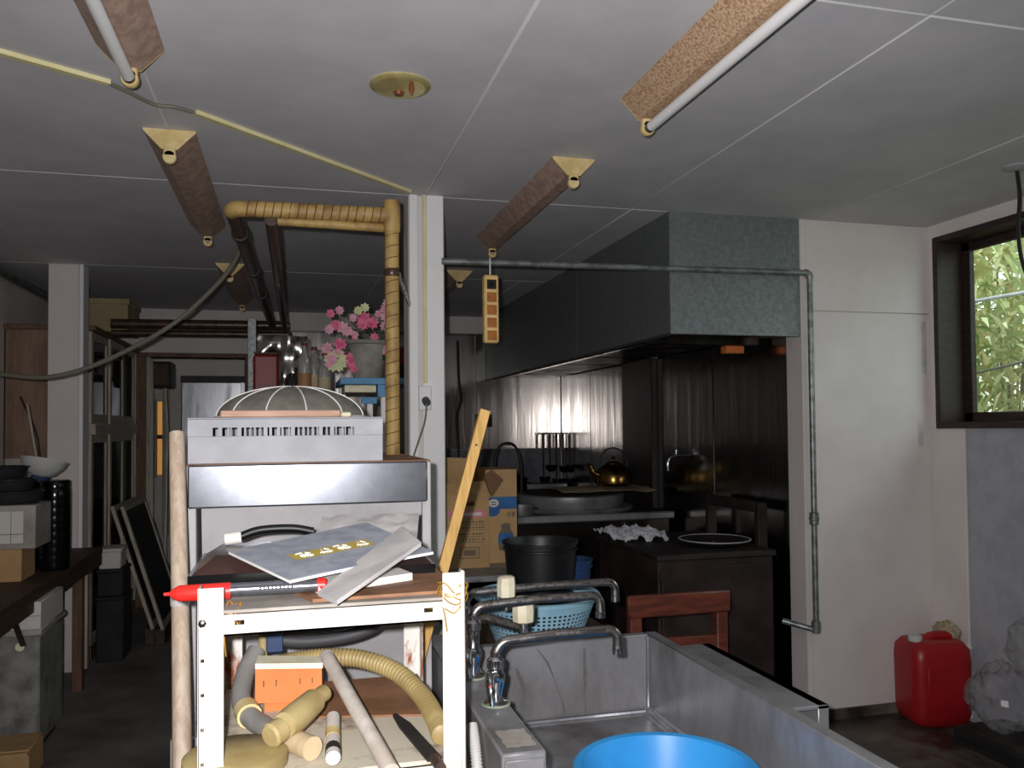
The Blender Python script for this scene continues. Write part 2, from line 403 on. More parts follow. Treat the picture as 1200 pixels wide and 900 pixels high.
# ------------------------------------------------------------------ ceiling fixtures
def fixture(mat, label, loc, end_mat='cream', tube=False, L=1.25):
    t = thing('ceiling_lamp', label, 'ceiling lamp', loc, 0, 'fluorescent ceiling lamps')
    # reverse-trapezoid body, wide face on the ceiling
    b = MB(); prof = [(-.078, 0), (-.078, -.006), (-.024, -.062), (.024, -.062), (.078, -.006), (.078, 0)]
    b.prism([(x, 0, z) for x, z in prof], (0, L, 0)); b.build('housing', mat, t, local=True, angle=20)
    for y, sg in ((0, -1), (L, 1)):
        e = MB(); e.prism([(x*1.005, y, z*1.01) for x, z in prof], (0, sg*.004, 0)); e.build('end_plate', end_mat, t, local=True, angle=20)
        s = MB(); s.box(-.018, .018, y-.006 if sg < 0 else y-.016, y+.016 if sg < 0 else y+.006, -.085, -.055, b=.004)
        s.lathe([(.019, -.011), (.021, -.008), (.021, .008), (.019, .011)], (0, y+sg*(-.005), -.087), 18, Matrix.Rotation(R(90), 3, 'X'))
        k = s.build('lamp_holder', end_mat, t, local=True)
        MB().cyl((0, y-sg*.017, -.087), (0, y-sg*.02, -.087), .008, n=10).build('contact', 'brown_fixture', k, local=True)
    if tube:
        b = MB(); b.cyl((0, .02, -.089), (0, L-.02, -.089), .0145, n=18); tb = b.build('fluorescent_tube', 'tube_white', t, local=True)
        MB().cyl((0, L-.035, -.089), (0, L-.018, -.089), .0152, n=16).build('metal_cap', 'chrome_dull', tb, local=True)
    return t
fixture('brown_fixture', 'brown lamp housing with a white tube, beside the yellow cable duct', (-.385, .95, H), tube=True)
fixture('brown_fixture', 'brown lamp housing without a tube, between the duct cable and wrapped pipes', (-.375, 2.80, H), 'cream')
fixture('brown_fixture', 'small far brown lamp housing above the doorway lintel pipes', (-.345, 5.0, H), 'cream')
fixture('rust_fixture', 'rust speckled lamp housing carrying a long white tube', (1.0, .97, H), tube=True)
fixture('brown_fixture', 'brown lamp housing without a tube above the hanging power strip', (.965, 2.77, H))
fixture('brown_fixture', 'dim lamp housing behind the square column, over the stove', (.98, 4.93, H))
t = thing('downlight', 'round brass recessed downlight with an empty shiny reflector', 'downlight', (.29, 2.28, H))
b = MB(); b.lathe([(.083, .0), (.085, -.004), (.081, -.008), (.070, -.011), (.066, -.008)], n=40, caps=False); b.build('trim_ring', 'brass', t, local=True)
b = MB(); b.lathe([(.070, -.010), (.062, -.006), (.048, -.003), (.028, -.0012), (.001, -.0008)], n=40); b.build('reflector', 'brass', t, local=True)
b = MB(); b.lathe([(.012, .0), (.017, -.008), (.012, -.018)], (0, .03, 0), 14); b.build('bulb_socket', 'bulb_brown', t, local=True)
b = MB(); b.lathe([(.002, .0), (.006, -.012), (.008, -.03), (.003, -.045)], (.025, -.045, 0), 12); b.build('pull_tag', 'bulb_brown', t, local=True)

t = thing('cable_duct', 'pale yellow cable duct crossing the ceiling with a bare cable gap', 'cable duct', (-.3, 2.5, H))
def flat_run(p, q, wd, z0, z1):
    p = Vector(p); q = Vector(q); n = Vector((-(q-p).y, (q-p).x)).normalized()*wd/2
    return MB().prism([(p.x-n.x, p.y-n.y, z0), (q.x-n.x, q.y-n.y, z0), (q.x+n.x, q.y+n.y, z0), (p.x+n.x, p.y+n.y, z0)], (0, 0, z1-z0))
flat_run((-1.2, 2.0), (-.48, 2.44), .022, H-.012, H).build('duct_length', 'mould', t)
flat_run((-.28, 2.61), (.455, 3.30), .022, H-.012, H).build('duct_length', 'mould', t)
MB().tube(smooth_path([(-.49, 2.43, H-.006), (-.44, 2.49, H-.008), (-.385, 2.56, H-.010), (-.33, 2.575, H-.008), (-.275, 2.615, H-.006)]), .006, 8).build('bare_cable', 'cord_grey', t)
tag(MB().tube(smooth_path([(-1.55, 4.35, 1.66), (-1.25, 4.2, 1.615), (-1.04, 4.1, 1.60), (-.82, 4.05, 1.665), (-.54, 4.0, 1.82), (-.36, 4.0, 1.99), (-.26, 4.02, 2.13), (-.2, 4.1, 2.306)]), .011, 10).build('hanging_cable', 'cord_grey'), 'slack grey cable sagging from ceiling past the pale column', 'cable')
t = thing('pendant_cable', 'black cable hanging from a round ceiling rose by the window', 'cable', (2.6, 2.48, H))
MB().lathe([(.05, 0), (.05, -.006), (.03, -.014), (.008, -.018)], (2.6, 2.48, H), 24).build('ceiling_rose', 'plaster_grey', t)
MB().tube(smooth_path([(2.6, 2.48, H-.01), (2.605, 2.475, 2.2), (2.60, 2.48, 2.08), (2.605, 2.475, 1.97), (2.625, 2.46, 1.87), (2.64, 2.45, 1.82)]), .007, 8).build('cord', 'cord_black', t)

# ------------------------------------------------------------------ galvanised hood
t = thing('exhaust_hood', 'large galvanised sheet metal exhaust hood hanging from the ceiling', 'exhaust hood', (1.94, 5.1, 1.76))
hx0, hx1, hy0, hy1, hz0 = 1.615, 2.268, YP+.0, YB-.02, 1.765
bx('front_sheet', 'galv', t, hx0, hx1, hy0, hy0+.006, hz0, H, b=.001)
for k, (y0, y1) in enumerate(((hy0+.006, 4.6), (4.603, 5.8), (5.803, hy1))): bx('side_sheet', 'galv', t, hx0, hx0+.006, y0, y1, hz0, H, b=.001)
bx('lip', 'galv', t, hx0, hx0+.03, hy0+.006, hy1, hz0, hz0+.004); bx('lip', 'galv', t, hx0+.03, hx1, hy0+.006, hy0+.04, hz0, hz0+.004)
bx('inner_panel', 'soot_iron', t, hx0+.006, 2.30, hy0+.35, hy0+.36, hz0+.03, H)
for k in range(5): bx('grease_filter', 'steel_soot', t, 1.74, 2.26, 3.76+k*.62, 3.76+k*.62+.58, 1.80, 1.83, b=.004)
bx('gutter', 'steel_wall', t, 1.70, 1.74, 3.74, 6.9, 1.77, 1.80, b=.003)
bx('gutter', 'steel_soot', t, hx0+.03, 2.26, 3.70, 3.74, 1.755, 1.80, b=.003)
bx('wood_packing', 'orange', t, 2.10, 2.2, 3.74, 3.80, 1.72, 1.757, b=.003)
bx('soffit', 'soot_iron', t, hx0+.006, hx1, hy0+.04, hy1, 2.0, 2.01)
# galvanised water pipe
t = thing('water_pipe', 'thin galvanised pipe spanning from column and dropping beside partition', 'pipe', (1.45, YP-.03, .4))
py = YP-.03
MB().cyl((.59, py, 2.037), (2.285, py, 2.055), .0135, n=14).build('horizontal_length', 'galv_pipe', t)
MB().tube(arc((2.275, py, 2.03), .025, 90, 0, (1,0,0), (0,0,1), 6), .018, 14).build('elbow', 'galv_pipe', t)
MB().cyl((2.30, py, 2.03), (2.30, py, .43), .0135, n=14).build('vertical_length', 'galv_pipe', t)
MB().lathe([(.0135,-.03),(.021,-.026),(.021,-.006),(.024,-.004),(.024,.004),(.021,.006),(.021,.026),(.0135,.03)], (2.30, py, .93), 14).build('coupling', 'galv_pipe', t)
MB().lathe([(.0135,-.03),(.02,-.026),(.022,0),(.02,.026),(.0135,.03)], (2.30, py, .44), 14).build('coupling', 'galv_pipe', t)
MB().cyl((2.30, py, .425), (2.185, py+.09, .455), .0135, n=14).build('branch_length', 'galv_pipe', t)
# hanging power strip
t = thing('power_strip', 'cream power strip with five sockets hanging upright from thin pipe', 'power strip', (.79, py, 1.70))
MB().box(.76, .822, py-.024, py+.016, 1.705, 1.985, b=.006).build('case', 'strip_cream', t)
for k in range(5):
    z = 1.945-k*.0525
    so = MB().lathe([(.026,.0),(.0275,.002),(.0275,.004),(.0255,.005),(.024,.001),(.001,.0005)], (.791, py-.024, z), 4, Matrix.Rotation(R(90), 3, 'X') @ Matrix.Rotation(R(45), 3, 'Z')).build('socket', 'black' if k == 0 else 'socket_brown', t)
    if k == 0: MB().lathe([(.010, 0), (.010, .002)], (.791, py-.0255, z), 16, Matrix.Rotation(R(90), 3, 'X')).build('hole', 'black_gloss', so)
MB().tube([(.791+.004*math.sin(2*math.pi*k/20), py+.0175*math.sin(2*math.pi*k/20), 2.019-.040*math.cos(2*math.pi*k/20)) for k in range(20)], .0028, 8, True).build('hanging_loop', 'white_plain', t)

# ------------------------------------------------------------------ wrapped pipes
t = thing('wrapped_pipes', 'tape wrapped yellow brown pipes rising from cabinet and running back', 'pipes', (.293, 2.52, 1.275))
PY = 2.52
MB().cyl((.293, PY, 1.275), (.293, PY, 2.045), .0215, n=20).build('riser', 'wrap', t)
MB().tube([(.293+.0216*math.cos(k*.5), PY+.0216*math.sin(k*.5), 1.285+k*.0028) for k in range(250)], .0012, 5).build('tape_spiral', 'wrap_dark', t)
MB().tube([(.27-k*.0019, PY+.0238*math.cos(k*.5), 2.005-.004*k/230+.0238*math.sin(k*.5)) for k in range(212)], .0013, 5).build('tape_spiral', 'wrap_dark', t)
MB().lathe([(.0215,-.05),(.0255,-.045),(.0265,0),(.0255,.045),(.0215,.05)], (.293, PY, 2.0), 20).build('tee', 'wrap', t)
MB().lathe([(.0215,-.012),(.024,-.008),(.024,.008),(.0215,.012)], (.293, PY, 1.83), 20).build('joint_collar', 'wrap_dark', t)
MB().tube([(.29, PY, 2.005)]+[(.29-.45*k/10, PY, 2.005-.004*k/10) for k in range(1, 10)]+[tuple(p) for p in arc((-.14, PY+.03, 2.0), .03, 270, 180, (1,0,0), (0,1,0), 6)], .0235, 18).build('cross_pipe', 'wrap', t)
MB().tube([(.285, PY+.01, 1.968), (.1, PY+.012, 1.972), (-.04, PY+.02, 1.975)], .014, 14).build('thin_cross_pipe', 'wrap', t)
MB().cyl((-.17, PY+.03, 2.0), (-.12, 5.34, 2.0), .022, n=16).build('back_pipe', 'wrap_dark', t)
MB().cyl((-.06, PY+.03, 1.98), (-.045, 5.42, 1.985), .019, n=16).build('back_pipe', 'wrap_dark', t)
for y in (2.85, 3.5, 4.1): MB().lathe([(.022,-.02),(.028,-.016),(.028,.016),(.022,.02)], (-.17+.05*(y-2.55)/2.8, y, 2.0), 16, Matrix.Rotation(R(90), 3, 'X')).build('pipe_clamp', 'soot_iron', t)
MB().cyl((-1.05, 5.42, 2.0), (-.02, 5.42, 2.01), .03, n=16).build('far_pipe', 'wrap_dark', t)
MB().cyl((-1.05, 5.43, 1.945), (-.02, 5.43, 1.955), .02, n=16).build('far_pipe', 'wrap_dark', t)
MB().tube(smooth_path([(-.03, 5.42, 1.99), (0, 5.2, 1.9), (.03, 5.0, 1.8), (.08, 4.8, 1.65)]), .008, 8).build('branch_cable', 'cord_grey', t)
MB().cyl((.31, PY, 1.83), (.46, YP, 1.86), .008, n=10).build('wall_bracket', 'chrome_dull', t)

# ------------------------------------------------------------------ central steel cabinet
cx0, cx1, cy0, cy1, cz = -.237, .332, 2.05, 2.72, 1.28
t = thing('steel_cabinet', 'white and steel kitchen cabinet standing behind the slotted rack', 'cabinet', ((cx0+cx1)/2, (cy0+cy1)/2, 0))
bx('side_panel', 'cab_white', t, cx0, cx0+.022, cy0, cy1, .0, cz-.004, b=.002)
bx('side_panel', 'cab_white', t, cx1-.022, cx1, cy0, cy1, .0, cz-.004, b=.002)
bx('top_panel', 'hardboard', t, cx0, cx1, cy0, cy1, cz-.004, cz, b=.001)
bx('back_panel', 'cab_white', t, cx0+.022, cx1-.022, cy1-.02, cy1, 0, cz-.004)
bx('steel_fascia', 'steel_bright', t, cx0+.004, cx1-.01, cy0-.012, cy0+.02, 1.178, cz-.002, b=.004)
b = MB(); b.prism([(cx0+.032, cy0+.10, .70), (cx0+.032, cy0+.115, .70), (cx0+.032, cy0+.03, 1.178), (cx0+.032, cy0+.015, 1.178)], (cx1-cx0-.054, 0, 0)); b.build('sloping_panel', 'cab_white', t)
bx('shelf_board', 'steel', t, cx0+.022, cx1-.022, cy0+.0, cy1-.02, .69, .70, b=.002)
bx('lower_door', 'cab_white', t, cx0+.024, (cx0+cx1)/2-.002, cy0+.005, cy0+.025, .05, .685, b=.003)
bx('lower_door', 'cab_white', t, (cx0+cx1)/2+.002, cx1-.024, cy0+.005, cy0+.025, .05, .685, b=.003)
bx('plinth', 'cab_white', t, cx0-.03, cx0+.05, cy0-.02, cy1, 0, .66, b=.003)
# crate
qx0, qx1, qy0, qy1, qz0, qz1 = -.235, .215, 2.06, 2.38, 1.28, 1.388
t = thing('plastic_crate', 'pale grey plastic crate with a row of slots, turned upside down', 'crate', ((qx0+qx1)/2, (qy0+qy1)/2, qz0))
b = MB(); sz0, sz1 = qz1-.044, qz1-.024
b.box(qx0, qx1, qy0, qy0+.004, qz0, sz0, b=.001).box(qx0, qx1, qy0, qy0+.004, sz1, qz1-.004)
xs = qx0+.055; b.box(qx0, xs, qy0, qy0+.004, sz0, sz1)
random.seed(11); ends = qx1-.068
x = xs
while x < ends-.02:
    gp = random.choice((.006, .012, .018)); br = random.choice((.004, .004, .009)); x += gp; b.box(x, min(x+br, ends), qy0, qy0+.004, sz0, sz1); x += br
b.box(ends, qx1, qy0, qy0+.004, sz0, sz1); b.build('front_wall', 'crate_grey', t)
b = MB(); b.box(qx0, qx0+.004, qy0+.004, qy1, qz0, qz1-.004); b.build('side_wall', 'crate_grey', t)
b = MB(); b.box(qx1-.004, qx1, qy0+.004, qy1, qz0, qz1-.004); b.build('side_wall', 'crate_grey', t)
b = MB(); b.box(qx0, qx1, qy1-.004, qy1, qz0, qz1-.004); b.build('back_wall', 'crate_grey', t)
b = MB(); b.box(qx0-.002, qx1+.002, qy0-.002, qy1+.002, qz1-.005, qz1, b=.002); b.build('base_panel', 'crate_grey', t)
for k in range(16): bx('inner_rib', 'crate_grey', t, qx0+.05+k*.022, qx0+.053+k*.022, qy0+.004, qy0+.03, qz0+.04, qz1-.006)
# food cover dome
dc = Vector((.0, 2.25, qz1))
t = thing('food_cover', 'domed grey net food cover with thin ribs on the crate', 'food cover', dc)
def dome(u, v, r=.19, h=.082): a = v*math.pi/2; return Vector((r*math.sin(a)*math.cos(u), .75*r*math.sin(a)*math.sin(u), h*math.cos(a)))
b = MB(); N, K = 40, 10
b.add([dome(2*math.pi*i/N, (j+.15)/(K+.15)) for j in range(K+1) for i in range(N)], [(j*N+i, j*N+(i+1) % N, (j+1)*N+(i+1) % N, (j+1)*N+i) for j in range(K) for i in range(N)]+[tuple(range(N-1,-1,-1))]); b.build('net', 'net', t, local=True)
for k in range(12):
    u = 2*math.pi*(k+.35)/12
    MB().tube([dome(u, .05+.95*j/10)+Vector((0,0,.001)) for j in range(11)], .0016, 6).build('rib', 'paper', t, local=True)
MB().tube([dome(2*math.pi*i/36, 1) + Vector((0,0,.003)) for i in range(36)], .003, 6, True).build('rim', 'slat_grey', t, local=True)
t = thing('wood_slip', 'thin pale pinkish wood strip in front of the food cover', 'wood strip', (-.03, 2.09, qz1))
bx('strip', 'pink_wood', t, -.165, .115, 2.078, 2.088, qz1, qz1+.017, b=.003); bx('end_piece', 'cream_pale', t, .115, .14, 2.074, 2.086, qz1, qz1+.012, b=.003)

# pole leaning by the cabinet
P = [(-.250, 1.99, 1.352), (-.238, 1.92, 1.2), (-.222, 1.83, .98), (-.207, 1.735, .75), (-.19, 1.61, .45), (-.165, 1.42, .0)]
t = thing('wooden_pole', 'pale whittled wooden pole leaning upright against the steel cabinet', 'pole', (-.18, 1.47, 0))
MB().tube(smooth_path(P, 5), [.0165+.003*i/25 for i in range(26)], 10).build('shaft', 'pole_wood', t)
MB().lathe([(.019, 0), (.0195, .003), (.0195, .016), (.019, .019)], (-.2235, 1.839, 1.0), 14).build('tape_band', 'slat_grey', t)

# ------------------------------------------------------------------ slotted-angle rack
t = thing('slotted_rack', 'white slotted angle steel rack holding boards and oddments', 'rack', (.066, 1.53, 0))
def angle_post(x, y, sx, sy, top, mat, holes=True):
    b = MB(); th = .003; w_ = .036
    b.box(x, x+sx*th, y, y+sy*w_, 0, top, b=.001)
    if holes:
        b.box(x, x+sx*.0040, y, y+sy*th, 0, top); b.box(x+sx*.0092, x+sx*w_, y, y+sy*th, 0, top); z1 = top; z = top-.055
        while z > .3: b.box(x+sx*.0040, x+sx*.0092, y, y+sy*th, z+.0026, z1); z1 = z-.0026; z -= .05
        b.box(x+sx*.0040, x+sx*.0092, y, y+sy*th, 0, z1)
    else: b.box(x, x+sx*w_, y, y+sy*th, 0, top, b=.001)
    p = b.build('post', mat, t)
    return p
p = angle_post(-.134, 1.30, 1, 1, 1.127, 'white_paint')
MB().lathe([(.006, 0), (.006, .003), (.003, .005)], (-.1275, 1.2998, 1.077), 6, Matrix.Rotation(R(90), 3, 'X')).build('bolt', 'chrome_dull', p)
p = angle_post(.264, 1.30, -1, 1, 1.131, 'white_paint', False)
bx('return_lip', 'white_paint', p, .256, .262, 1.292, 1.3, 0, 1.135, b=.002)
angle_post(-.134, 1.78, 1, -1, 1.09, 'white_rust', False); angle_post(.264, 1.78, -1, -1, 1.09, 'white_rust', False)
for y0, y1 in ((1.303, 1.306), (1.772, 1.775)):
    if y0 < 1.5:
        b = MB(); b.box(-.13, .26, y0, y1, 1.055, 1.0705).box(-.13, .26, y0, y1, 1.0775, 1.086)
        for xa, xb in ((-.13, -.083), (-.069, .199), (.213, .26)): b.box(xa, xb, y0, y1, 1.0705, 1.0775)
        b.build('rail', 'white_paint', t)
    else: bx('rail', 'white_paint', t, -.13, .26, y0, y1, 1.055, 1.086, b=.001)
    bx('rail_flange', 'white_paint', t, -.13, .26, min(y0, y0+.03), y0+.03 if y0 < 1.5 else y0+.003, 1.055, 1.058) if y0 < 1.5 else None
for x in (-.131, .258): bx('side_rail', 'white_paint', t, x, x+.003, 1.303, 1.775, 1.055, 1.086, b=.001)
for x in (-.131, .258): bx('side_rail', 'white_paint', t, x, x+.003, 1.303, 1.775, .80, .832, b=.001)
for y in (1.303, 1.772): bx('rail', 'white_paint', t, -.13, .26, y, y+.003, .80, .832, b=.001)
bx('shelf_board', 'greyboard', t, -.128, .256, 1.308, 1.79, 1.0865, 1.092, b=.001)
lower = bx('shelf_board', 'ply_dirty', t, -.128, .256, 1.308, 1.77, .8325, .84, b=.001)
# loose board on the rack
b = MB(); b.prism([(.03, 1.325, 1.0925), (.255, 1.335, 1.0925), (.262, 1.60, 1.0925), (-.06, 1.58, 1.0925)], (0, 0, .005)); tag(b.build('hardboard_sheet', 'hardboard'), 'brown hardboard sheet lying loose on top of the rack', 'board')
b = MB(); b.prism([(.03, 1.55, .8405), (.25, 1.50, .8405), (.252, 1.75, .8405), (.02, 1.755, .8405)], (0, 0, .004)); tag(b.build('stained_board', 'hardboard'), 'stained brown board on the lower rack shelf under hose', 'board')
ZB = 1.0975
# booklet
q = [Vector((-.004, 1.345, 1.124)), Vector((-.108, 1.54, 1.146)), Vector((.139, 1.645, 1.176)), Vector((.236, 1.437, 1.150))]
def bq(u, v): return (q[0]*(1-u)+q[3]*u)*(1-v)+(q[1]*(1-u)+q[2]*u)*v
nrm = (q[3]-q[0]).cross(q[1]-q[0]).normalized()
t = thing('booklet', 'grey blue booklet with a yellow title label lying across rack', 'booklet', (.066, 1.5, ZB))
def curl(u, v, off=0): return bq(u, v)+nrm*(off+.006*math.sin(u*3)*v*0 - .010*u*u*(1-v)*.6)
b = MB(); b.sheet(lambda u, v: curl(u, v, 0), 12, 8, .004); b.build('pages', 'paper', t)
b = MB(); b.sheet(lambda u, v: curl(u, v, .0012), 12, 8, .0008); cv = b.build('cover', 'book_cover', t)
b = MB(); b.sheet(lambda u, v: curl(.22+.56*u, .40+.17*v, .0016), 8, 3); lb = b.build('title_label', 'book_label', cv)
b = MB(); random.seed(3)
glyph = [[(.1,.9),(.5,.95),(.2,.5),(.8,.6)],[(.5,.9),(.3,.1)],[(.15,.3),(.85,.2),(.6,.05)],[(.7,.9),(.85,.5),(.5,.1)]]
for gi in range(4):
    for st in glyph[gi % 2:]:
        pts = [curl(.22+.56*(.06+gi*.235+.2*a), .40+.17*(.12+.76*c), .0022) for a, c in st]
        b.tube(smooth_path(pts, 4), .0011, 5)
b.build('title_strokes', 'paper', cv)
# flat grey slat
q2 = [Vector((.038, 1.315, 1.104)), Vector((.062, 1.238, 1.104)), Vector((.212, 1.415, 1.158)), Vector((.196, 1.545, 1.172))]
b = MB(); b.prism(q2, (0, 0, .007)); sl = tag(b.build('board_offcut', 'slat_grey'), 'whitish grey board offcut leaning over the booklet corner', 'board')
# papers under booklet
b = MB(); b.prism([(.04, 1.36, ZB), (.20, 1.44, ZB), (.16, 1.60, ZB), (.0, 1.52, ZB)], (0, 0, .012)); tag(b.build('paper_stack', 'paper'), 'thin stack of white papers under the booklet', 'papers')
b = MB(); b.sheet(lambda u, v: Vector((.03+.2*u+.03*v, 1.60+.16*v, 1.135+.045*v+.008*noise.noise(Vector((u*7, v*6, 1))))), 14, 10, .001); tag(b.build('plastic_sheet', 'slat_grey'), 'crumpled greyish plastic sheet poking out behind the booklet', 'plastic sheet')
# lacquered tray
t = thing('lacquer_tray', 'dark brown lacquered tray lid with black rim under booklet', 'tray', (.04, 1.62, ZB))
b = MB(); b.add([(-.171, 1.50, ZB), (.25, 1.50, ZB), (.25, 1.77, ZB), (-.171, 1.77, ZB), (-.171, 1.50, ZB+.016), (.25, 1.50, ZB+.016), (.25, 1.77, ZB+.016), (-.171, 1.77, ZB+.016)], [(3,2,1,0),(0,1,5,4),(1,2,6,5),(2,3,7,6),(3,0,4,7),(4,5,6,7)]); b.build('rim', 'black_gloss', t)
b = MB(); b.add([(-.165, 1.505, ZB+.016), (.245, 1.505, ZB+.016), (.245, 1.765, ZB+.016), (-.165, 1.765, ZB+.016), (-.13, 1.56, ZB+.04), (.2, 1.56, ZB+.04), (.2, 1.72, ZB+.04), (-.13, 1.72, ZB+.04)], [(0,1,5,4),(1,2,6,5),(2,3,7,6),(3,0,4,7),(4,5,6,7)]); b.build('lid', 'lacquer', t)
t = thing('pan_handle', 'black curved handle with a cream ferrule resting on tray', 'handle', (-.07, 1.7, ZB+.04))
MB().cyl((-.125, 1.69, ZB+.052), (-.095, 1.69, ZB+.055), .012, n=14).build('ferrule', 'white_rust', t)
MB().tube(smooth_path([(-.1, 1.69, ZB+.055), (-.06, 1.69, ZB+.067), (0, 1.69, ZB+.068), (.04, 1.69, ZB+.06)]), .008, 10).build('grip', 'black', t)
# red capped tube
t = thing('sealant_tube', 'silver tube with a bright red nozzle cap behind rack post', 'tube', (-.07, 1.37, ZB))
X90 = Matrix.Rotation(R(90), 3, 'Y')
tz = ZB+.0135
MB().lathe([(.0025, 0), (.003, .008), (.007, .012), (.0125, .022), (.013, .09), (.013, .097)], (-.190, 1.372, tz-.002), 18, X90).build('red_cap', 'red_bright', t)
MB().lathe([(.0105, 0), (.0105, .135)], (-.095, 1.372, tz-.001), 18, X90).build('silver_body', 'steel_bright', t)
MB().lathe([(.0115, 0), (.0115, .012), (.008, .015)], (.038, 1.372, tz-.001), 18, X90).build('end_cap', 'red_bright', t)
b = MB(); random.seed(5)
for k in range(9): b.box(-.05+k*.006, -.047+k*.006, 1.3605, 1.3616, tz-.003+random.uniform(-.002,.002), tz+.005, 0)
b.build('lettering', 'black', t)
# wire ties
def wire(x, y, z, label, seed, rx):
    random.seed(seed); pts = []
    for k in range(46):
        a = k*.75; pts.append((x+rx*math.cos(a)*(1+random.uniform(-.1,.15)), y+.021*math.sin(a), z+random.uniform(-.012,.012)+.012*math.sin(k*.21)))
    pts += [(x-rx*.8, y-.024, z-.02), (x-rx*.6, y-.024, z-.05)]
    tag(MB().tube(smooth_path(pts, 3), .0011, 5).build('wire_tie', 'wire_orange'), label, 'wire')
wire(.2465, 1.315, 1.092, 'tangled copper wire wound around rack post next to faucets', 4, .0225)
wire(-.088, 1.33, 1.075, 'small knot of copper wire below the red capped tube', 9, .012)

# ---- lower shelf things
ZL = .8405
t = thing('corrugated_hose', 'yellow corrugated drain hose arching over the lower shelf', 'hose', (.1, 1.6, ZL))
hp = smooth_path([(-.045, 1.715, .893), (.0, 1.71, .903), (.06, 1.695, .909), (.13, 1.66, .909), (.19, 1.605, .895), (.228, 1.53, .870), (.238, 1.44, .858), (.236, 1.36, .857)], 40)
MB().tube(hp, [.0165+.0013*(1 if (i//2) % 2 else -1) for i in range(len(hp))], 14).build('corrugations', 'hose_yellow', t, angle=60)
t = thing('orange_box', 'open orange cardboard box edged with pale tape on shelf', 'box', (-.01, 1.56, ZL))
b = MB(); bz = ZL+.018; by = 1.590; b.box(-.05, .04, by+.02, by+.06, ZL, bz+.004); b.prism([(-.066, by, bz+.005), (.052, by-.012, bz), (.056, by+.055, bz), (-.062, by+.065, bz)], (0, .012, .062)); b.build('carton', 'orange', t)
b = MB(); b.prism([(-.066, by+.010, bz+.064), (.054, by-.002, bz+.059), (.055, by+.035, bz+.062), (-.062, by+.05, bz+.068)], (0, .003, .009)); b.build('tape_edge', 'cream_pale', t)
for x in (-.052, -.03, .012, .034): bx('staple', 'card_dark', t, x, x+.002, by-.006, by+.004, bz+.035, bz+.043)
t = thing('pvc_pipe', 'grey plastic elbow pipe with a yellow collar and tan tail', 'pipe', (-.06, 1.53, ZL))
MB().tube(smooth_path([(-.068, 1.70, .93), (-.086, 1.66, .90), (-.090, 1.60, .872), (-.075, 1.535, .862), (-.045, 1.47, .860), (-.028, 1.44, .860)], 6), .0175, 16).build('elbow', 'pvc_grey', t)
MB().cyl((-.080, 1.56, .864), (-.072, 1.527, .862), .0215, n=16).build('collar', 'cream', t)
MB().cyl((-.028, 1.44, .860), (-.016, 1.42, .8600), .0195, n=16).build('brown_ring', 'hardboard', t)
MB().cyl((-.016, 1.42, .860), (.030, 1.352, .860), .0185, n=16).build('tail', 'plywood', t)
t = thing('wooden_mallet', 'yellowish wooden mallet lying on its side on lower shelf', 'mallet', (.01, 1.42, ZL))
MB().tube([(-.012, 1.375, .893), (.0, 1.393, .894), (.02, 1.425, .899), (.034, 1.452, .902), (.035, 1.454, .902)], [.02, .0235, .0225, .021, .014], 16).build('head', 'mallet_wood', t)
MB().cyl((.03, 1.447, .901), (.052, 1.482, .905), .0135, .0145, n=14).build('peg', 'mallet_wood', t)
MB().lathe([(.0, .0), (.016, .0), (.02, .004), (.019, .025)], (-.035, 1.352, .885), 14, Vector((.5, .5, .12)).to_track_quat('Z','Y').to_matrix()).build('cut_end', 'mallet_wood', t)
t = thing('pvc_rod', 'long straight whitish plastic pipe lying toward the front rail', 'pipe', (.11, 1.5, ZL))
MB().cyl((.062, 1.60, .935), (.135, 1.20, .872), .0125, n=16).build('barrel', 'pvc_white', t)
MB().cyl((.0618, 1.602, .9352), (.0625, 1.598, .9348), .0135, n=16).build('cut_rim', 'pvc_grey', t)
t = thing('paint_stick', 'short white stick stained with yellow and dark paint', 'stick', (.05, 1.42, ZL))
MB().tube([(.066, 1.45, .872), (.063, 1.40, .869), (.061, 1.35, .866), (.059, 1.30, .862)], .0115, 12).build('shaft', 'white_paint', t)
MB().tube([(.0626, 1.39, .869), (.0614, 1.365, .867)], .0118, 12).build('yellow_band', 'cream', t); MB().tube([(.0604, 1.335, .865), (.0597, 1.315, .863)], .0118, 12).build('dark_band', 'black_matte', t)
t = thing('flat_file', 'flat black steel file with tapered tip on lower shelf', 'file', (.2, 1.4, ZL))
b = MB(); b.prism([(.172, 1.50, ZL+.006), (.178, 1.505, ZL+.006), (.196, 1.45, ZL+.006), (.222, 1.29, ZL+.006), (.2, 1.285, ZL+.006), (.176, 1.44, ZL+.006)], (0, 0, .005)); b.build('blade', 'black_matte', t)
MB().cyl((.211, 1.29, ZL+.009), (.214, 1.25, ZL+.009), .008, n=12).build('tang', 'wood_dark', t)
t = thing('wood_round', 'round yellow wooden cutting block at front of lower shelf', 'wood block', (-.09, 1.37, ZL))
MB().lathe([(.07, 0), (.078, .004), (.078, .02), (.07, .026), (.001, .028)], (-.085, 1.36, ZL), 32).build('disc', 'mallet_wood', t)
t = thing('strap_loop', 'black rubber strap loop hung across the back of rack', 'strap', (.06, 1.735, .93))
MB().tube(smooth_path([(-.045, 1.735, 0.943), (.02, 1.735, 0.933), (.10, 1.735, 0.936), (.155, 1.735, 0.950), (.165, 1.735, 0.963), (.15, 1.735, 0.973), (.06, 1.735, 0.960), (-.04, 1.735, 0.953)], 6), .0135, 10).build('loop', 'rubber_grey', t)
bx('dark_tag', 'blue_dark', t, -.05, -.018, 1.715, 1.722, .92, 1.05, b=.002)
t = thing('rack_dowel', 'yellowish round dowel standing at the back of lower shelf', 'dowel', (-.055, 1.74, ZL))
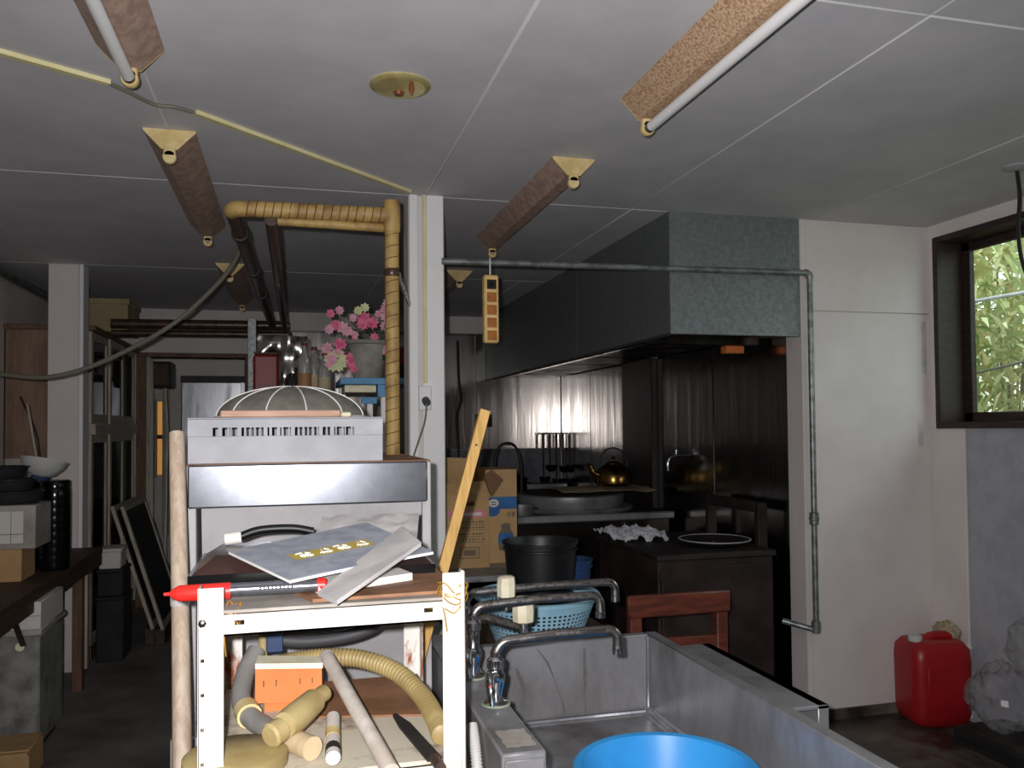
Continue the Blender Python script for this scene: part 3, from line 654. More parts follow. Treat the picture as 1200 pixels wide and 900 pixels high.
MB().cyl((-.058, 1.74, ZL), (-.056, 1.745, 1.045), .009, n=12).build('shaft', 'mallet_wood', t); MB().cyl((-.0561, 1.745, 1.045), (-.056, 1.745, 1.049), .0075, n=12).build('end', 'cream_pale', t)

# leaning square stick
t = thing('wood_batten', 'long yellow wood batten leaning against the corner of the steel cabinet', 'batten', (.05, 1.925, 0))
A = Vector((.463, 2.017, 1.402)); B = Vector((.342, 1.99, .99)); d_ = (A-B).normalized(); S = B - d_*((B.z-0.0)/d_.z)
side = Vector((1, 0, -.3)); side = (side-d_*side.dot(d_)).normalized()*.0125; dep = d_.cross(side).normalized()*.008
b = MB(); b.prism([S-side-dep, S+side-dep, S+side+dep, S-side+dep], A-S); b.build('length', 'oak', t)
PMk = b; c_ = A-d_*.09; MB().cyl(c_+dep*1.0, c_-dep*1.15, .003, n=8).build('nail_hole', 'wood_dark', t)
c_ = A-d_*.42; MB().cyl(c_+dep*1.0, c_-dep*1.15, .003, n=8).build('nail_hole', 'wood_dark', t)

# ------------------------------------------------------------------ sink and faucets
sx0, sx1, sy0, sy1, sz, szf = .440, 1.0, .72, 2.255, .75, .53
t = thing('steel_sink', 'deep stained stainless steel sink trough on legs beside rack', 'sink', (.75, 1.5, 0))
b = MB(); r_ = .02
def ring(x0, x1, y0, y1, z): return [(x0, y0, z), (x1, y0, z), (x1, y1, z), (x0, y1, z)]
vs_ = ring(sx0, sx1, sy0, sy1, sz)+ring(sx0+.004, sx1-.004, sy0+.004, sy1-.004, szf+.02)+ring(sx0+.024, sx1-.024, sy0+.024, sy1-.024, szf)
fs_ = [(8,9,10,11)]+[(a, (a+1) % 4, 4+(a+1) % 4, 4+a) for a in range(4)]+[(4+a, 4+(a+1) % 4, 8+(a+1) % 4, 8+a) for a in range(4)]
b.add(vs_, [tuple(reversed(f)) for f in fs_][:0]+fs_); b.build('basin', 'steel_sink', t, angle=20)
b = MB()
for bb in ((sx0-.010, sx0, sy0-.03, sy1+.03), (sx1, sx1+.035, sy0-.03, sy1+.03), (sx0, sx1, sy1, sy1+.03), (sx0, sx1, sy0-.03, sy0)): b.box(*bb, sz-.03, sz+.004, b=.003)
b.build('rim', 'steel_sink', t)
b = MB(); b.box(sx0-.008, sx0-.006, sy0-.02, sy1+.02, szf-.05, sz-.03); b.box(sx1+.028, sx1+.03, sy0-.02, sy1+.02, szf-.05, sz-.03); b.box(sx0-.008, sx1+.03, sy1+.02, sy1+.022, szf-.05, sz-.03); b.build('apron', 'steel_sink', t)
for x in (sx0, sx1-.03):
    for y in (sy0, sy1-.03): bx('leg', 'galv', t, x, x+.03, y, y+.03, 0, szf+.002)
b = MB()
for a, c in (((sx0, sy1), (sx1, sy1)), ((sx1, sy0), (sx1, sy1))):
    pass
b.tube([(sx0+.02, sy1-.012, szf+.008), (sx1-.02, sy1-.012, szf+.008)], .008, 8).tube([(sx1-.012, sy0+.02, szf+.008), (sx1-.012, sy1-.02, szf+.008)], .008, 8).tube([(sx1-.006, sy1-.006, szf+.01), (sx1-.004, sy1-.004, sz)], .006, 8); b.build('weld_bead', 'steel', t)
b = MB()
b.box(sx1+.035, 1.24, 1.75, 2.34, .68, .69, b=.002); b.box(1.21, 1.24, 1.75, 2.34, .60, .69, b=.002); b.build('drain_shelf', 'steel_sink', t)
for pts, wd in (([(.66, .74), (.69, .70), (.715, .64), (.735, .58), (.74, .545)], .004), ([(.80, .73), (.802, .66), (.80, .60), (.803, .55)], .006), ([(.60, .69), (.615, .65), (.622, .62)], .007)):
    b = MB(); L_ = []; Rr = []
    for k, (x, z) in enumerate(pts): w_ = wd*(.6+.4*math.sin(k*2.1)); L_.append((x-w_, sy1-.006, z)); Rr.append((x+w_, sy1-.006, z))
    b.add(L_+Rr, [(k, len(pts)+k, len(pts)+k+1, k+1) for k in range(len(pts)-1)]); b.build('drip_stain', 'stain', t)
# ledge carrying faucets
t = thing('faucet_ledge', 'narrow grimy steel ledge box carrying the three faucets', 'ledge', (.385, 1.75, 0))
bx('box_top', 'steel_sink', t, .345, .425, 1.395, 2.25, .55, .80, b=.004); bx('front_plate', 'steel_sink', t, .35, .42, 1.39, 1.396, .56, .79, b=.002)
bx('stand', 'galv', t, .36, .41, 1.45, 1.5, 0, .55); bx('stand', 'galv', t, .36, .41, 2.15, 2.2, 0, .55)
MB().sheet(lambda u, v: Vector((.36+.055*u+.006*noise.noise(Vector((v*5, 1, 0))), 1.42+.085*v+.008*noise.noise(Vector((u*5, 4, 0))), .8006)), 6, 6).build('worn_patch', 'greyboard', t)
def faucet(x, y, h, reach, label, red=True, handle=None):
    t = thing('faucet', label, 'faucet', (x, y, .80))
    b = MB(); b.lathe([(.026, 0), (.026, .004), (.015, .007), (.013, .02), (.015, .03), (.019, .045), (.02, .058), (.015, .068), (.015, h-.055), (.018, h-.052), (.018, h-.036), (.014, h-.032), (.011, h-.03), (.011, h-.02)], n=20); b.build('body', 'chrome', t, local=True)
    b = MB(); b.lathe([(.03, 0), (.029, .003), (.022, .003)], n=20); b.build('base_ring', 'verdigris', t, local=True)
    path = [(0, 0, h-.03)]+[tuple(p) for p in arc((.03, 0, h-.03), .03, 180, 90, (1,0,0), (0,0,1), 6)]+[(reach*.5, 0, h+.006)]+[tuple(p) for p in arc((reach-.022, 0, h-.016), .022, 90, 0, (1,0,0), (0,0,1), 6)]+[(reach, 0, h-.036)]
    b = MB(); b.tube(path, .0105, 14); sp = b.build('spout', 'chrome_dull', t, local=True)
    MB().lathe([(.0115, 0), (.0115, .014)], (reach, 0, h-.046), 14).build('nozzle', 'chrome', sp, local=True)
    b = MB(); b.tube(smooth_path([(0, -.005, .052), (-.018, -.03, .062), (-.022, -.05, .045), (-.02, -.055, .015)], 5), [.011, .012, .012, .011, .011, .0105, .01, .01, .01, .009, .009, .009, .008, .008, .007, .006], 10); hd = b.build('lever', 'chrome', t, local=True)
    if red: MB().lathe([(.005, 0), (.005, .003)], (-.023, -.052, .05), 10, Matrix.Rotation(R(90), 3, 'X')).build('red_dot', 'red_bright', hd, local=True)
    return t
faucet(.398, 1.655, .125, .265, 'chrome faucet nearest the worn patch, with the lowest spout')
faucet(.392, 1.845, .158, .305, 'chrome faucet in the middle of the ledge, with red dot')
f3 = faucet(.420, 2.06, .145, .40, 'chrome faucet at the ledge end with cream valve knobs', False)
for k, (x, y, z, sc) in enumerate(((.515, 2.02, .955, 1.0), (.542, 1.96, .905, 1.15))):
    o3 = MB().lathe([(.018*sc, 0), (.023*sc, .004), (.024*sc, .03), (.022*sc, .05*sc), (.016*sc, .054*sc), (.001, .055*sc)], (x, y, z-.02), 8).build('valve_knob', 'cream_pale', f3)
    MB().lathe([(.012, -.03), (.012, 0)], (x, y, z-.02), 12).build('valve_stem', 'chrome', o3)
MB().tube([(.42, 2.05, .875), (.47, 2.03, .885), (.542, 1.96, .872)], .012, 12).build('valve_pipe', 'chrome_dull', f3)
for x, y, lb in ((.318, 1.66, 'white corrugated drain hose hanging next to the rack post'), (.330, 1.53, 'white corrugated drain hose hanging under ledge front')):
    hp = smooth_path([(x+.0, y+.04, .795), (x, y, .74), (x+.002, y-.03, .62), (x+.004, y-.05, .45), (x+.01, y-.03, .2), (x+.03, y+.05, .02)], 60)
    tag(MB().tube(hp, [.0105+.0008*(1 if (i//2) % 2 else -1) for i in range(len(hp))], 10).build('drain_hose', 'hose_white'), lb, 'hose')
# blue tub
t = thing('blue_tub', 'bright blue round plastic tub sitting in the steel sink', 'tub', (.745, 1.60, szf))
b = MB(); b.lathe([(.001, .0), (.13, .0), (.145, .006), (.178, .118), (.190, .120), (.192, .126), (.186, .130), (.174, .127), (.141, .012), (.001, .010)], n=56); b.build('bowl', 'blue_tub', t, local=True)
b = MB(); b.lathe([(.125, 0), (.128, -.0005), (.128, .003)], n=40); b.build('foot_ring', 'blue_tub', t, local=True)

# ------------------------------------------------------------------ behind the sink: low bench, colander, buckets
t = thing('low_bench', 'dark low bench behind sink under the blue colander', 'bench', (.84, 3.0, 0))
bx('top', 'wood_dark', t, .56, 1.12, 2.50, 3.30, .59, .62, b=.004)
for x in (.58, 1.06):
    for y in (2.52, 3.24): bx('leg', 'wood_dark', t, x, x+.04, y, y+.04, 0, .59)
bx('apron', 'wood_dark', t, .58, 1.10, 2.515, 2.53, .5, .59)
cc = Vector((.812, 2.76, .62))
t = thing('colander', 'pale blue plastic colander holding a black bucket', 'colander', cc)
n_, rows = 132, 22
b = MB(); b.lathe([(.001, .0), (.12, 0), (.145, .01)], n=n_, caps=False); b.lathe([(.201, .155), (.215, .158), (.217, .166), (.212, .172), (.199, .168), (.201, .155)], n=n_, caps=False)
vs_ = [((.145+.056*j/rows)*math.cos(2*math.pi*k/n_), (.145+.056*j/rows)*math.sin(2*math.pi*k/n_), .01+.145*j/rows) for j in range(rows+1) for k in range(n_)]
b.add(vs_, [(j*n_+k, j*n_+(k+1) % n_, (j+1)*n_+(k+1) % n_, (j+1)*n_+k) for j in range(rows) for k in range(n_) if not (j % 2 and k % 2 and j < rows-3)])
b.build('bowl', 'blue_colander', t, local=True)
def bucket(loc, r0, r1, h, mat, label, handle=True):
    t = thing('bucket', label, 'bucket', loc)
    b = MB(); b.lathe([(.001, 0), (r0-.004, 0), (r0, .004), (r1-.003, h-.012), (r1+.003, h-.01), (r1+.004, h), (r1-.002, h), (r1-.006, h-.01), (r0-.004, .008), (.001, .008)], n=40); b.build('pail', mat, t, local=True)
    b = MB(); b.lathe([(r1+.001, h-.03), (r1+.003, h-.028), (r1+.003, h-.024), (r1, h-.022)], n=40, caps=False); b.build('rim_band', mat, t, local=True)
    return t
bucket((.828, 2.77, .632), .100, .128, .335, 'bucket_black', 'black plastic bucket standing inside the pale blue colander')
bucket((1.045, 3.12, .62), .075, .095, .22, 'blue_dark', 'dark blue bucket on the bench behind the colander')
# chair
t = thing('wooden_chair', 'reddish brown wooden chair with a two rail back', 'chair', (1.355, 2.98, 0))
for x in (1.165, 1.505): bx('leg', 'chair_wood', t, x, x+.045, 2.78, 2.82, 0, .745, b=.005)
for x in (1.18, 1.495): bx('leg', 'chair_wood', t, x, x+.04, 3.12, 3.16, 0, .42, b=.005)
bx('top_rail', 'chair_wood', t, 1.155, 1.56, 2.775, 2.80, .672, .752, b=.006)
bx('lower_rail', 'chair_wood', t, 1.205, 1.51, 2.785, 2.81, .535, .592, b=.005)
bx('seat', 'chair_wood', t, 1.15, 1.56, 2.80, 3.18, .42, .445, b=.008)
for y in (2.79, 3.13): bx('stretcher', 'chair_wood', t, 1.21, 1.5, y, y+.02, .16, .19, b=.003)

# ------------------------------------------------------------------ oven cabinet
t = thing('oven_range', 'dark brown boxy range unit with foil and pan on top', 'range', (1.865, 3.8, 0))
bx('body', 'oven_brown', t, 1.575, 2.155, 3.44, 4.17, .06, .755, b=.006)
bx('top_plate', 'soot_iron', t, 1.565, 2.165, 3.425, 4.18, .755, .782, b=.004)
bx('front_frame', 'oven_brown', t, 1.59, 2.14, 3.428, 3.44, .15, .72, b=.004)
bx('hinge', 'soot_iron', t, 1.578, 1.60, 3.42, 3.43, .68, .70)
for x in (1.59, 2.1):
    for y in (3.46, 4.12): bx('foot', 'soot_iron', t, x, x+.04, y, y+.03, 0, .06)
b = MB(); random.seed(21)
def foil_fn(u, v):
    return Vector((1.53+.30*u+.02*noise.noise(Vector((v*4, 3, 0))), 3.86+.28*v+.05*noise.noise(Vector((u*5, 9, 0))), .822+.022*noise.noise(Vector((u*9, v*7, 5)))+.012*noise.noise(Vector((u*24, v*18, 5)))-(.05*max(0, .25-v)*4*(.5+noise.noise(Vector((u*7, 2, 2)))) )))
b.sheet(foil_fn, 44, 28); tag(b.build('foil_sheet', 'foil', angle=5), 'crumpled aluminium foil sheet on the dark range top', 'foil')
t = thing('round_pan', 'dark round shallow pan with a steel rim on range', 'pan', (1.975, 3.66, .782))
b = MB(); b.lathe([(.001, 0), (.13, 0), (.165, .022), (.172, .024), (.172, .028), (.162, .027), (.128, .005), (.001, .005)], n=40); b.build('dish', 'soot_iron', t, local=True)
b = MB(); b.lathe([(.164, .027), (.172, .0275), (.174, .03), (.168, .032), (.163, .030)], n=40, caps=False); b.build('steel_rim', 'foil', t, local=True)
b = MB(); b.lathe([(.012, .005), (.012, .02), (.006, .026)], (-.03, -.05, 0), n=12); b.build('knob', 'chrome', t, local=True)
t = thing('upright_frame', 'dark slim metal frame standing beside the range', 'frame', (2.215, 3.7, 0))
bx('upright', 'soot_iron', t, 2.19, 2.24, 3.62, 3.66, 0, .98, b=.003); bx('upright', 'soot_iron', t, 2.19, 2.24, 4.12, 4.16, 0, .98, b=.003); bx('crossbar', 'soot_iron', t, 2.19, 2.24, 3.66, 4.12, .93, .98, b=.003)
# ------------------------------------------------------------------ cardboard boxes on a table
t = thing('steel_table', 'grimy steel worktable carrying the cardboard boxes', 'table', (.92, 4.1, 0))
bx('top', 'steel_sink', t, .63, 1.26, 3.68, 4.5, .66, .69, b=.004)
for x in (.66, 1.19):
    for y in (3.71, 4.43): bx('leg', 'galv', t, x, x+.035, y, y+.035, 0, .66)
bx('shelf_tray', 'steel_sink', t, .66, 1.22, 3.72, 4.45, .3, .32, b=.003)
t = thing('cardboard_box', 'tall cardboard box with pink print and open flaps', 'box', (.80, 4.0, .69))
b = MB(); b.box(.685, .912, 3.90, 3.904, .69, .985).box(.685, .912, 3.90, 3.904, 1.004, 1.045).box(.685, .775, 3.90, 3.904, .985, 1.004).box(.84, .912, 3.90, 3.904, .985, 1.004)
b.box(.685, .912, 4.176, 4.18, .69, 1.045).box(.685, .689, 3.904, 4.176, .69, 1.045).box(.908, .912, 3.904, 4.176, .69, 1.045).box(.689, .908, 3.904, 4.176, .69, .694); b.build('body', 'card', t)
MB().prism([(.685, 3.90, 1.045), (.912, 3.90, 1.045), (.90, 3.945, 1.10), (.70, 3.93, 1.09)], (0, .003, 0)).build('flap', 'card', t)
MB().prism([(.685, 4.178, 1.045), (.912, 4.178, 1.045), (.905, 4.20, 1.20), (.69, 4.20, 1.21)], (0, .003, 0)).build('flap', 'card', t)
bx('pink_band', 'print_pink', t, .71, .893, 3.8985, 3.90, .93, .962); bx('band_text', 'print_white', t, .74, .875, 3.8978, 3.8985, .938, .953)
for k, z in enumerate((.895, .868, .838, .812)):
    b = MB(); b.box(.75, .893, 3.8988, 3.90, z, z+.0025)
    random.seed(k)
    for j in range(8): b.box(.765+j*.016, .765+j*.016+random.uniform(.005,.012), 3.8988, 3.90, z+.009, z+.018)
    b.build('printed_line', 'print_ink', t)
b = MB(); b.box(.77, .862, 3.8988, 3.90, .735, .739).box(.77, .862, 3.8988, 3.90, .785, .789).box(.77, .774, 3.8988, 3.90, .739, .785).box(.858, .862, 3.8988, 3.90, .739, .785).box(.79, .845, 3.8988, 3.90, .748, .776); b.build('printed_frame', 'print_ink', t)
t = thing('cardboard_box', 'cardboard box with blue printed emblem and appliance picture', 'box', (1.0, 4.15, .69))
bx('body', 'card', t, .918, 1.078, 4.0, 4.28, .69, 1.15, b=.002)
MB().prism([(.918, 4.0, 1.13), (.95, 4.0, 1.15), (1.0, 3.965, 1.10), (.94, 3.96, 1.02), (.915, 3.99, 1.06)], (.002, .002, 0)).build('torn_flap', 'card_dark', t)
bx('blue_band', 'print_blue', t, .92, 1.076, 3.9985, 4.0, .955, 1.015)
MB().lathe([(.036, 0), (.036, .001)], (.955, 3.9985, .955), 28, Matrix.Rotation(R(90), 3, 'X')).build('emblem_disc', 'print_blue', t)
b = MB(); b.lathe([(.026, 0), (.026, .0006)], (.958, 3.9976, .985), 24, Matrix.Rotation(R(90), 3, 'X'), sx=1, sy=.75); b.build('emblem_oval', 'print_white', t)
b = MB(); b.box(.945, .971, 3.9966, 3.997, .975, .98).box(.945, .971, 3.9966, 3.997, .987, .992); b.build('emblem_strokes', 'print_blue', t)
b = MB(); b.box(1.03, 1.036, 3.999, 4, .915, .94).box(1.042, 1.047, 3.999, 4, .915, .94).box(1.053, 1.066, 3.999, 4, .915, .94); b.build('printed_word', 'print_ink', t)
b = MB(); b.lathe([(.03, 0), (.036, .01), (.04, .05), (.034, .09), (.024, .1), (.022, .13), (.001, .135)], (1.02, 3.9998, .75), 20, Matrix.Scale(.02, 3, Vector((0,1,0)))); b.build('appliance_print', 'print_ink', t)
b = MB(); b.lathe([(.034, 0), (.040, .02), (.036, .05)], (1.02, 3.9990, .785), 20, Matrix.Scale(.02, 3, Vector((0,1,0)))); b.build('appliance_blue', 'print_blue', t)

# ------------------------------------------------------------------ stove counter at the back of the alcove
t = thing('stove_counter', 'sooty stainless stove counter under the hood', 'stove', (1.75, 5.7, 0))
bx('body', 'steel_soot', t, 1.25, 2.25, 4.72, 6.95, .05, .80, b=.01)
bx('top', 'soot_iron', t, 1.22, 2.25, 4.68, 6.96, .80, .835, b=.006)
bx('front_rail', 'steel_sink', t, 1.22, 2.25, 4.655, 4.68, .795, .84, b=.008)
bx('splash_shelf', 'steel_sink', t, 1.5, 2.25, 6.7, 6.95, .835, .88, b=.006)
for x in (1.3, 2.15): bx('foot', 'soot_iron', t, x, x+.05, 4.75, 4.8, 0, .05)
t = thing('wok_ring', 'wide stacked steel wok rings on the stove counter', 'wok ring', (1.72, 5.08, .835))
b = MB(); b.lathe([(.30, 0), (.39, .0), (.40, .012), (.39, .022), (.30, .022)], n=56); b.build('lower_ring', 'steel_sink', t, local=True)
b = MB(); b.lathe([(.26, .022), (.33, .022), (.345, .06), (.345, .095), (.33, .1), (.26, .1)], n=56); b.build('upper_ring', 'steel_sink', t, local=True)
b = MB(); b.lathe([(.05, .1), (.30, .102), (.31, .106), (.30, .11), (.001, .112)], n=56); b.build('cover_plate', 'soot_iron', t, local=True)
b = MB(); b.sheet(lambda u, v: Vector((1.60+.62*u+.06*noise.noise(Vector((v*3, 1, 1))), 4.86+.36*v+.05*noise.noise(Vector((u*3, 5, 1))), .966+.012*noise.noise(Vector((u*5, v*4, 3)))-.05*max(0, .2-v)*(1+noise.noise(Vector((u*4, 0, 3)))))), 24, 16, .002); tag(b.build('newspaper', 'paper_old'), 'old yellowed paper sheet spread under the brass kettle', 'paper')
t = thing('kettle', 'tarnished brass kettle standing on yellowed paper', 'kettle', (2.02, 5.08, .972))
b = MB(); b.lathe([(.001, 0), (.10, 0), (.125, .02), (.128, .06), (.11, .105), (.07, .135), (.055, .14)], n=36); b.build('body', 'brass_kettle', t, local=True)
b = MB(); b.lathe([(.058, .14), (.056, .147), (.03, .158), (.012, .162), (.010, .172), (.016, .18), (.012, .19), (.001, .192)], n=28); b.build('lid', 'brass_kettle', t, local=True)
b = MB(); b.tube(smooth_path([(-.11, -.02, .07), (-.15, -.03, .09), (-.17, -.035, .13), (-.19, -.04, .145)], 5), [.026,.025,.024,.022,.02,.019,.018,.017,.016,.015,.014,.013,.012,.012,.012,.012], 12); b.build('spout', 'brass_kettle', t, local=True)
b = MB(); b.tube(arc((0, 0, .12), .1, 0, 180, (1,0,0), (0,0,1.25), 14), .006, 8); b.build('handle', 'soot_iron', t, local=True)
def pot(name, label, loc, r, h, mat, lid=False):
    t = thing(name, label, 'pot', loc)
    b = MB(); b.lathe([(.001, 0), (r*.94, 0), (r, .012), (r, h), (r+.008, h+.002), (r+.008, h+.006), (r-.004, h+.005), (r-.005, .01), (.001, .008)], n=36); b.build('body', mat, t, local=True)
    for sg in (-1, 1):
        b = MB(); b.tube(arc((sg*r, 0, h*.75), .03, -90, 90, (sg,0,0), (0,1,0), 8), .005, 8); b.build('handle', 'chrome_dull', t, local=True)
    if lid:
        b = MB(); b.lathe([(r+.008, h+.006), (r*.7, h+.03), (.02, h+.045), (.012, h+.06), (.018, h+.07), (.001, h+.074)], n=36); b.build('lid', mat, t, local=True)
    return t
pot('stock_pot', 'low dull steel pot with lid on the stove, beside boxes', (1.315, 4.79, .835), .075, .05, 'steel_sink')
pot('stock_pot', 'sooty pot with lid behind the stacked wok rings', (1.62, 6.25, .835), .14, .12, 'steel_soot', True)
tag(MB().tube(smooth_path([(1.33, 5.55, .835), (1.335, 5.55, 1.05), (1.36, 5.55, 1.2), (1.42, 5.55, 1.245), (1.49, 5.55, 1.22), (1.525, 5.55, 1.1), (1.53, 5.55, .835)], 8), .011, 10).build('rubber_hose', 'cord_black'), 'black rubber hose looping up behind cardboard boxes', 'hose')
# hanging utensils
t = thing('utensil_rail', 'short steel rail with hooks fixed in the alcove corner', 'rail', (2.1, 6.96, 1.3))
MB().cyl((2.06, 6.965, 1.30), (2.28, 6.965, 1.30), .008, n=10).build('bar', 'chrome', t)
for k in range(4): MB().tube(arc((2.10+k*.055, 6.955, 1.29), .014, -30, 200, (0,1,0), (0,0,1), 8), .003, 6).build('hook', 'chrome', t)
for k, (ln, rr) in enumerate(((.40, .05), (.30, .052), (.42, .05), (.31, .048))):
    u = thing('ladle', ('long ladle', 'wide ladle', 'slim ladle', 'medium ladle')[k]+' hanging from the rail in alcove corner', 'ladle', (2.10+k*.055, 6.90-.012*k, 1.27-ln), 0, 'utensils hung in the alcove corner')
    b = MB(); b.box(-.008, .008, -.003, .003, .06, ln+.03, b=.002); b.build('shank', 'soot_iron', u, local=True)
    b = MB(); b.box(-.012, .012, -.006, .006, ln-.12, ln+.02, b=.004); b.build('grip', 'wood_brown', u, local=True)
    b = MB(); b.lathe([(.001, 0), (rr*.5, .005), (rr*.85, .025), (rr, .06), (rr-.003, .06), (rr*.8, .028), (.001, .006)], (0, -rr*.7, 0), 20, sy=.8); b.build('bowl', 'steel_soot', u, local=True)
# wall tap on the alcove wall
t = thing('wall_tap', 'chrome tap on the dark alcove wall above the range', 'tap', (2.25, 4.62, 1.08))
MB().cyl((2.298, 4.62, 1.18), (2.22, 4.60, 1.18), .012, n=12).build('body', 'chrome', t); MB().tube(smooth_path([(2.225, 4.60, 1.18), (2.19, 4.59, 1.17), (2.175, 4.59, 1.13), (2.175, 4.59, 1.09)], 5), .009, 10).build('spout', 'chrome', t)
MB().cyl((2.235, 4.60, 1.18), (2.235, 4.60, 1.215), .007, n=10).build('stem', 'chrome', t); MB().cyl((2.21, 4.59, 1.217), (2.262, 4.61, 1.217), .006, n=10).build('handle', 'chrome', t)
t = thing('wall_socket', 'small dark socket box on back steel wall above boxes', 'socket', (1.56, 6.97, 1.35))
bx('box', 'wood_dark', t, 1.52, 1.66, 6.95, 6.99, 1.36, 1.47, b=.006); bx('plate', 'chrome_dull', t, 1.525, 1.575, 6.944, 6.95, 1.37, 1.46, b=.003)
tag(MB().tube(smooth_path([(1.37, 6.975, 2.1), (1.38, 6.975, 1.75), (1.40, 6.975, 1.6), (1.36, 6.975, 1.45), (1.37, 6.975, 1.2), (1.36, 6.975, .9)], 6), .009, 8).build('wall_cable', 'cord_black'), 'black cable drooping down the back steel wall', 'cable')

# ------------------------------------------------------------------ far shelf with flowers
t = thing('blue_shelf', 'light blue painted shelf stand holding the flower pot', 'shelf', (.41, 3.95, 0))
bx('top', 'blue_paint', t, .205, .64, 3.75, 4.15, 1.555, 1.585, b=.003)
bx('bracket', 'blue_paint', t, .37, .425, 3.755, 3.775, 1.50, 1.555, b=.002); bx('bracket', 'blue_paint', t, .30, .37, 3.78, 3.8, 1.47, 1.50, b=.002)
bx('leg', 'white_plain', t, .385, .425, 3.76, 3.80, 0, 1.50, b=.003); bx('leg', 'white_plain', t, .325, .352, 3.785, 3.81, 0, 1.47, b=.003); bx('leg', 'white_plain', t, .59, .62, 4.1, 4.14, 0, 1.555); bx('leg', 'white_plain', t, .22, .25, 4.1, 4.14, 0, 1.555)
bx('drawer', 'cream_pale', t, .225, .365, 3.765, 4.0, 1.52, 1.553, b=.003)
pt = Vector((.335, 3.93, 1.585))
t = thing('flower_pot', 'grey pot of artificial pink and cream flowers', 'flower pot', pt)
b = MB(); b.lathe([(.001, 0), (.06, 0), (.065, .005), (.095, .16), (.105, .165), (.105, .18), (.092, .18), (.08, .15), (.001, .15)], (.005, 0, 0), n=28); b.build('pot', 'pot_grey', t, local=True)
random.seed(2)
def blossom(c, r, mat, petals=9, name='blossom'):
    b = MB(); c = Vector(c)
    for ringk, (sc, lift, n) in enumerate(((1, .15, petals), (.68, .4, petals-2), (.36, .6, 5))):
        for k in range(n):
            a = 2*math.pi*(k+.5*ringk)/n+random.uniform(-.1,.1); dx = Vector((math.cos(a), 0, math.sin(a))); tx = Vector((-math.sin(a), 0, math.cos(a))); f = Vector((0, -1, 0))
            p0 = c; L_ = r*sc
            b.add([p0, p0+dx*L_*.55+tx*L_*.32+f*L_*lift, p0+dx*L_+f*L_*lift*.8, p0+dx*L_*.55-tx*L_*.32+f*L_*lift], [(0,1,2,3)])
    return b.build(name, mat, t, local=True, angle=10)
sp = [(.03,.16,.26,'flower_pink',.026),(.02,.20,.235,'flower_pink',.024),(.065,.21,.24,'flower_pink',.024),(-.07,.19,.215,'flower_light',.024),(-.10,.2,.225,'flower_pink',.02),(-.13,.2,.205,'flower_light',.018),(-.05,.2,.20,'flower_light',.022),(-.08,.15,.14,'flower_pink',.024),(-.14,.16,.12,'flower_light',.022),(-.035,.12,.07,'flower_pink',.028),(-.005,.12,.09,'flower_light',.024),(.005,.12,.055,'flower_pink',.022),(-.02,.13,.035,'flower_pink',.022),(-.015,.13,.145,'flower_light',.018),(.03,.14,.14,'flower_light',.018),(.075,.16,.175,'flower_pink',.018),(.135,.19,.33,'flower_light',.02),(.12,.19,.27,'flower_light',.017),(.145,.18,.22,'flower_light',.017),(.03,.19,.31,'flower_cream',.018),(.0,.19,.295,'flower_cream',.017),(-.10,.12,.065,'flower_cream',.042),(-.01,.12,.12,'flower_pink',.017),(.01,.12,.02,'flower_light',.017),(-.12,.17,.07,'flower_light',.02)]
random.seed(14)
for k in range(20): sp.append((random.uniform(-.15, .13), random.uniform(.08, .22), random.uniform(.04, .31), random.choice(('flower_light', 'flower_light', 'flower_pink')), random.uniform(.013, .02)))
for x, y, z, mt, r in sp:
    x -= .03
    blossom((x-.012, -y*.35, z+.02), r*1.35, mt, 14 if r > .04 else 8)
    MB().tube(smooth_path([(.005, 0, .15), ((x+.05)/2, -.02, .12+z*.35), (x, -y*.35+.004, z+.018)], 4), .002, 5).build('stem', 'leaf_dark', t, local=True)
for x, z, a, L_, mt in ((.10, .29, .3, .07, 'flower_cream'), (-.045, .15, 1.2, .06, 'leaf_dark'), (-.03, .17, .6, .06, 'leaf_dark'), (.06, .17, 2.2, .06, 'leaf_dark'), (.045, .13, -.5, .05, 'leaf_dark'), (.10, .2, .9, .05, 'leaf_dark'), (-.06, .22, 2.6, .05, 'leaf_dark'), (.08, .10, .2, .05, 'leaf_dark')):
    dx = Vector((math.cos(a), 0, math.sin(a))); tx = Vector((-math.sin(a), 0, math.cos(a))); p = Vector((x-.0, -.05, z))-dx*L_/2
    b = MB(); b.add([p, p+dx*L_*.4+tx*L_*.28+Vector((0,-.012,0)), p+dx*L_, p+dx*L_*.4-tx*L_*.28+Vector((0,-.012,0)), p+dx*L_*.5], [(0,1,4),(1,2,4),(2,3,4),(3,0,4)]); b.build('leaf', mt, t, local=True, angle=10)
t = thing('rice_cooker', 'red and black lidded cooker partly behind wrapped riser pipe', 'cooker', (.54, 3.98, 1.585))
MB().lathe([(.001, 0), (.07, 0), (.08, .01), (.085, .07), (.085, .08)], (.54, 3.98, 1.585), 32).build('base', 'black', t); MB().lathe([(.085, .08), (.083, .11), (.07, .15), (.03, .165), (.001, .167)], (.54, 3.98, 1.585), 32).build('lid', 'red_dark', t)
t = thing('metal_shelf', 'grey metal shelf stand behind the food cover', 'shelf', (-.05, 4.15, 0))
bx('top', 'galv', t, -.225, .185, 3.85, 4.5, 1.49, 1.51, b=.003)
for x in (-.22, .15):
    for y in (3.87, 4.45): bx('leg', 'galv', t, x, x+.03, y, y+.03, 0, 1.49)
bx('upright', 'galv', t, -.22, -.178, 4.455, 4.45, 1.51, 1.93, b=.003)
t = thing('steel_box', 'shiny dented stainless steel box behind the brown tin', 'steel box', (-.06, 4.35, 1.51))
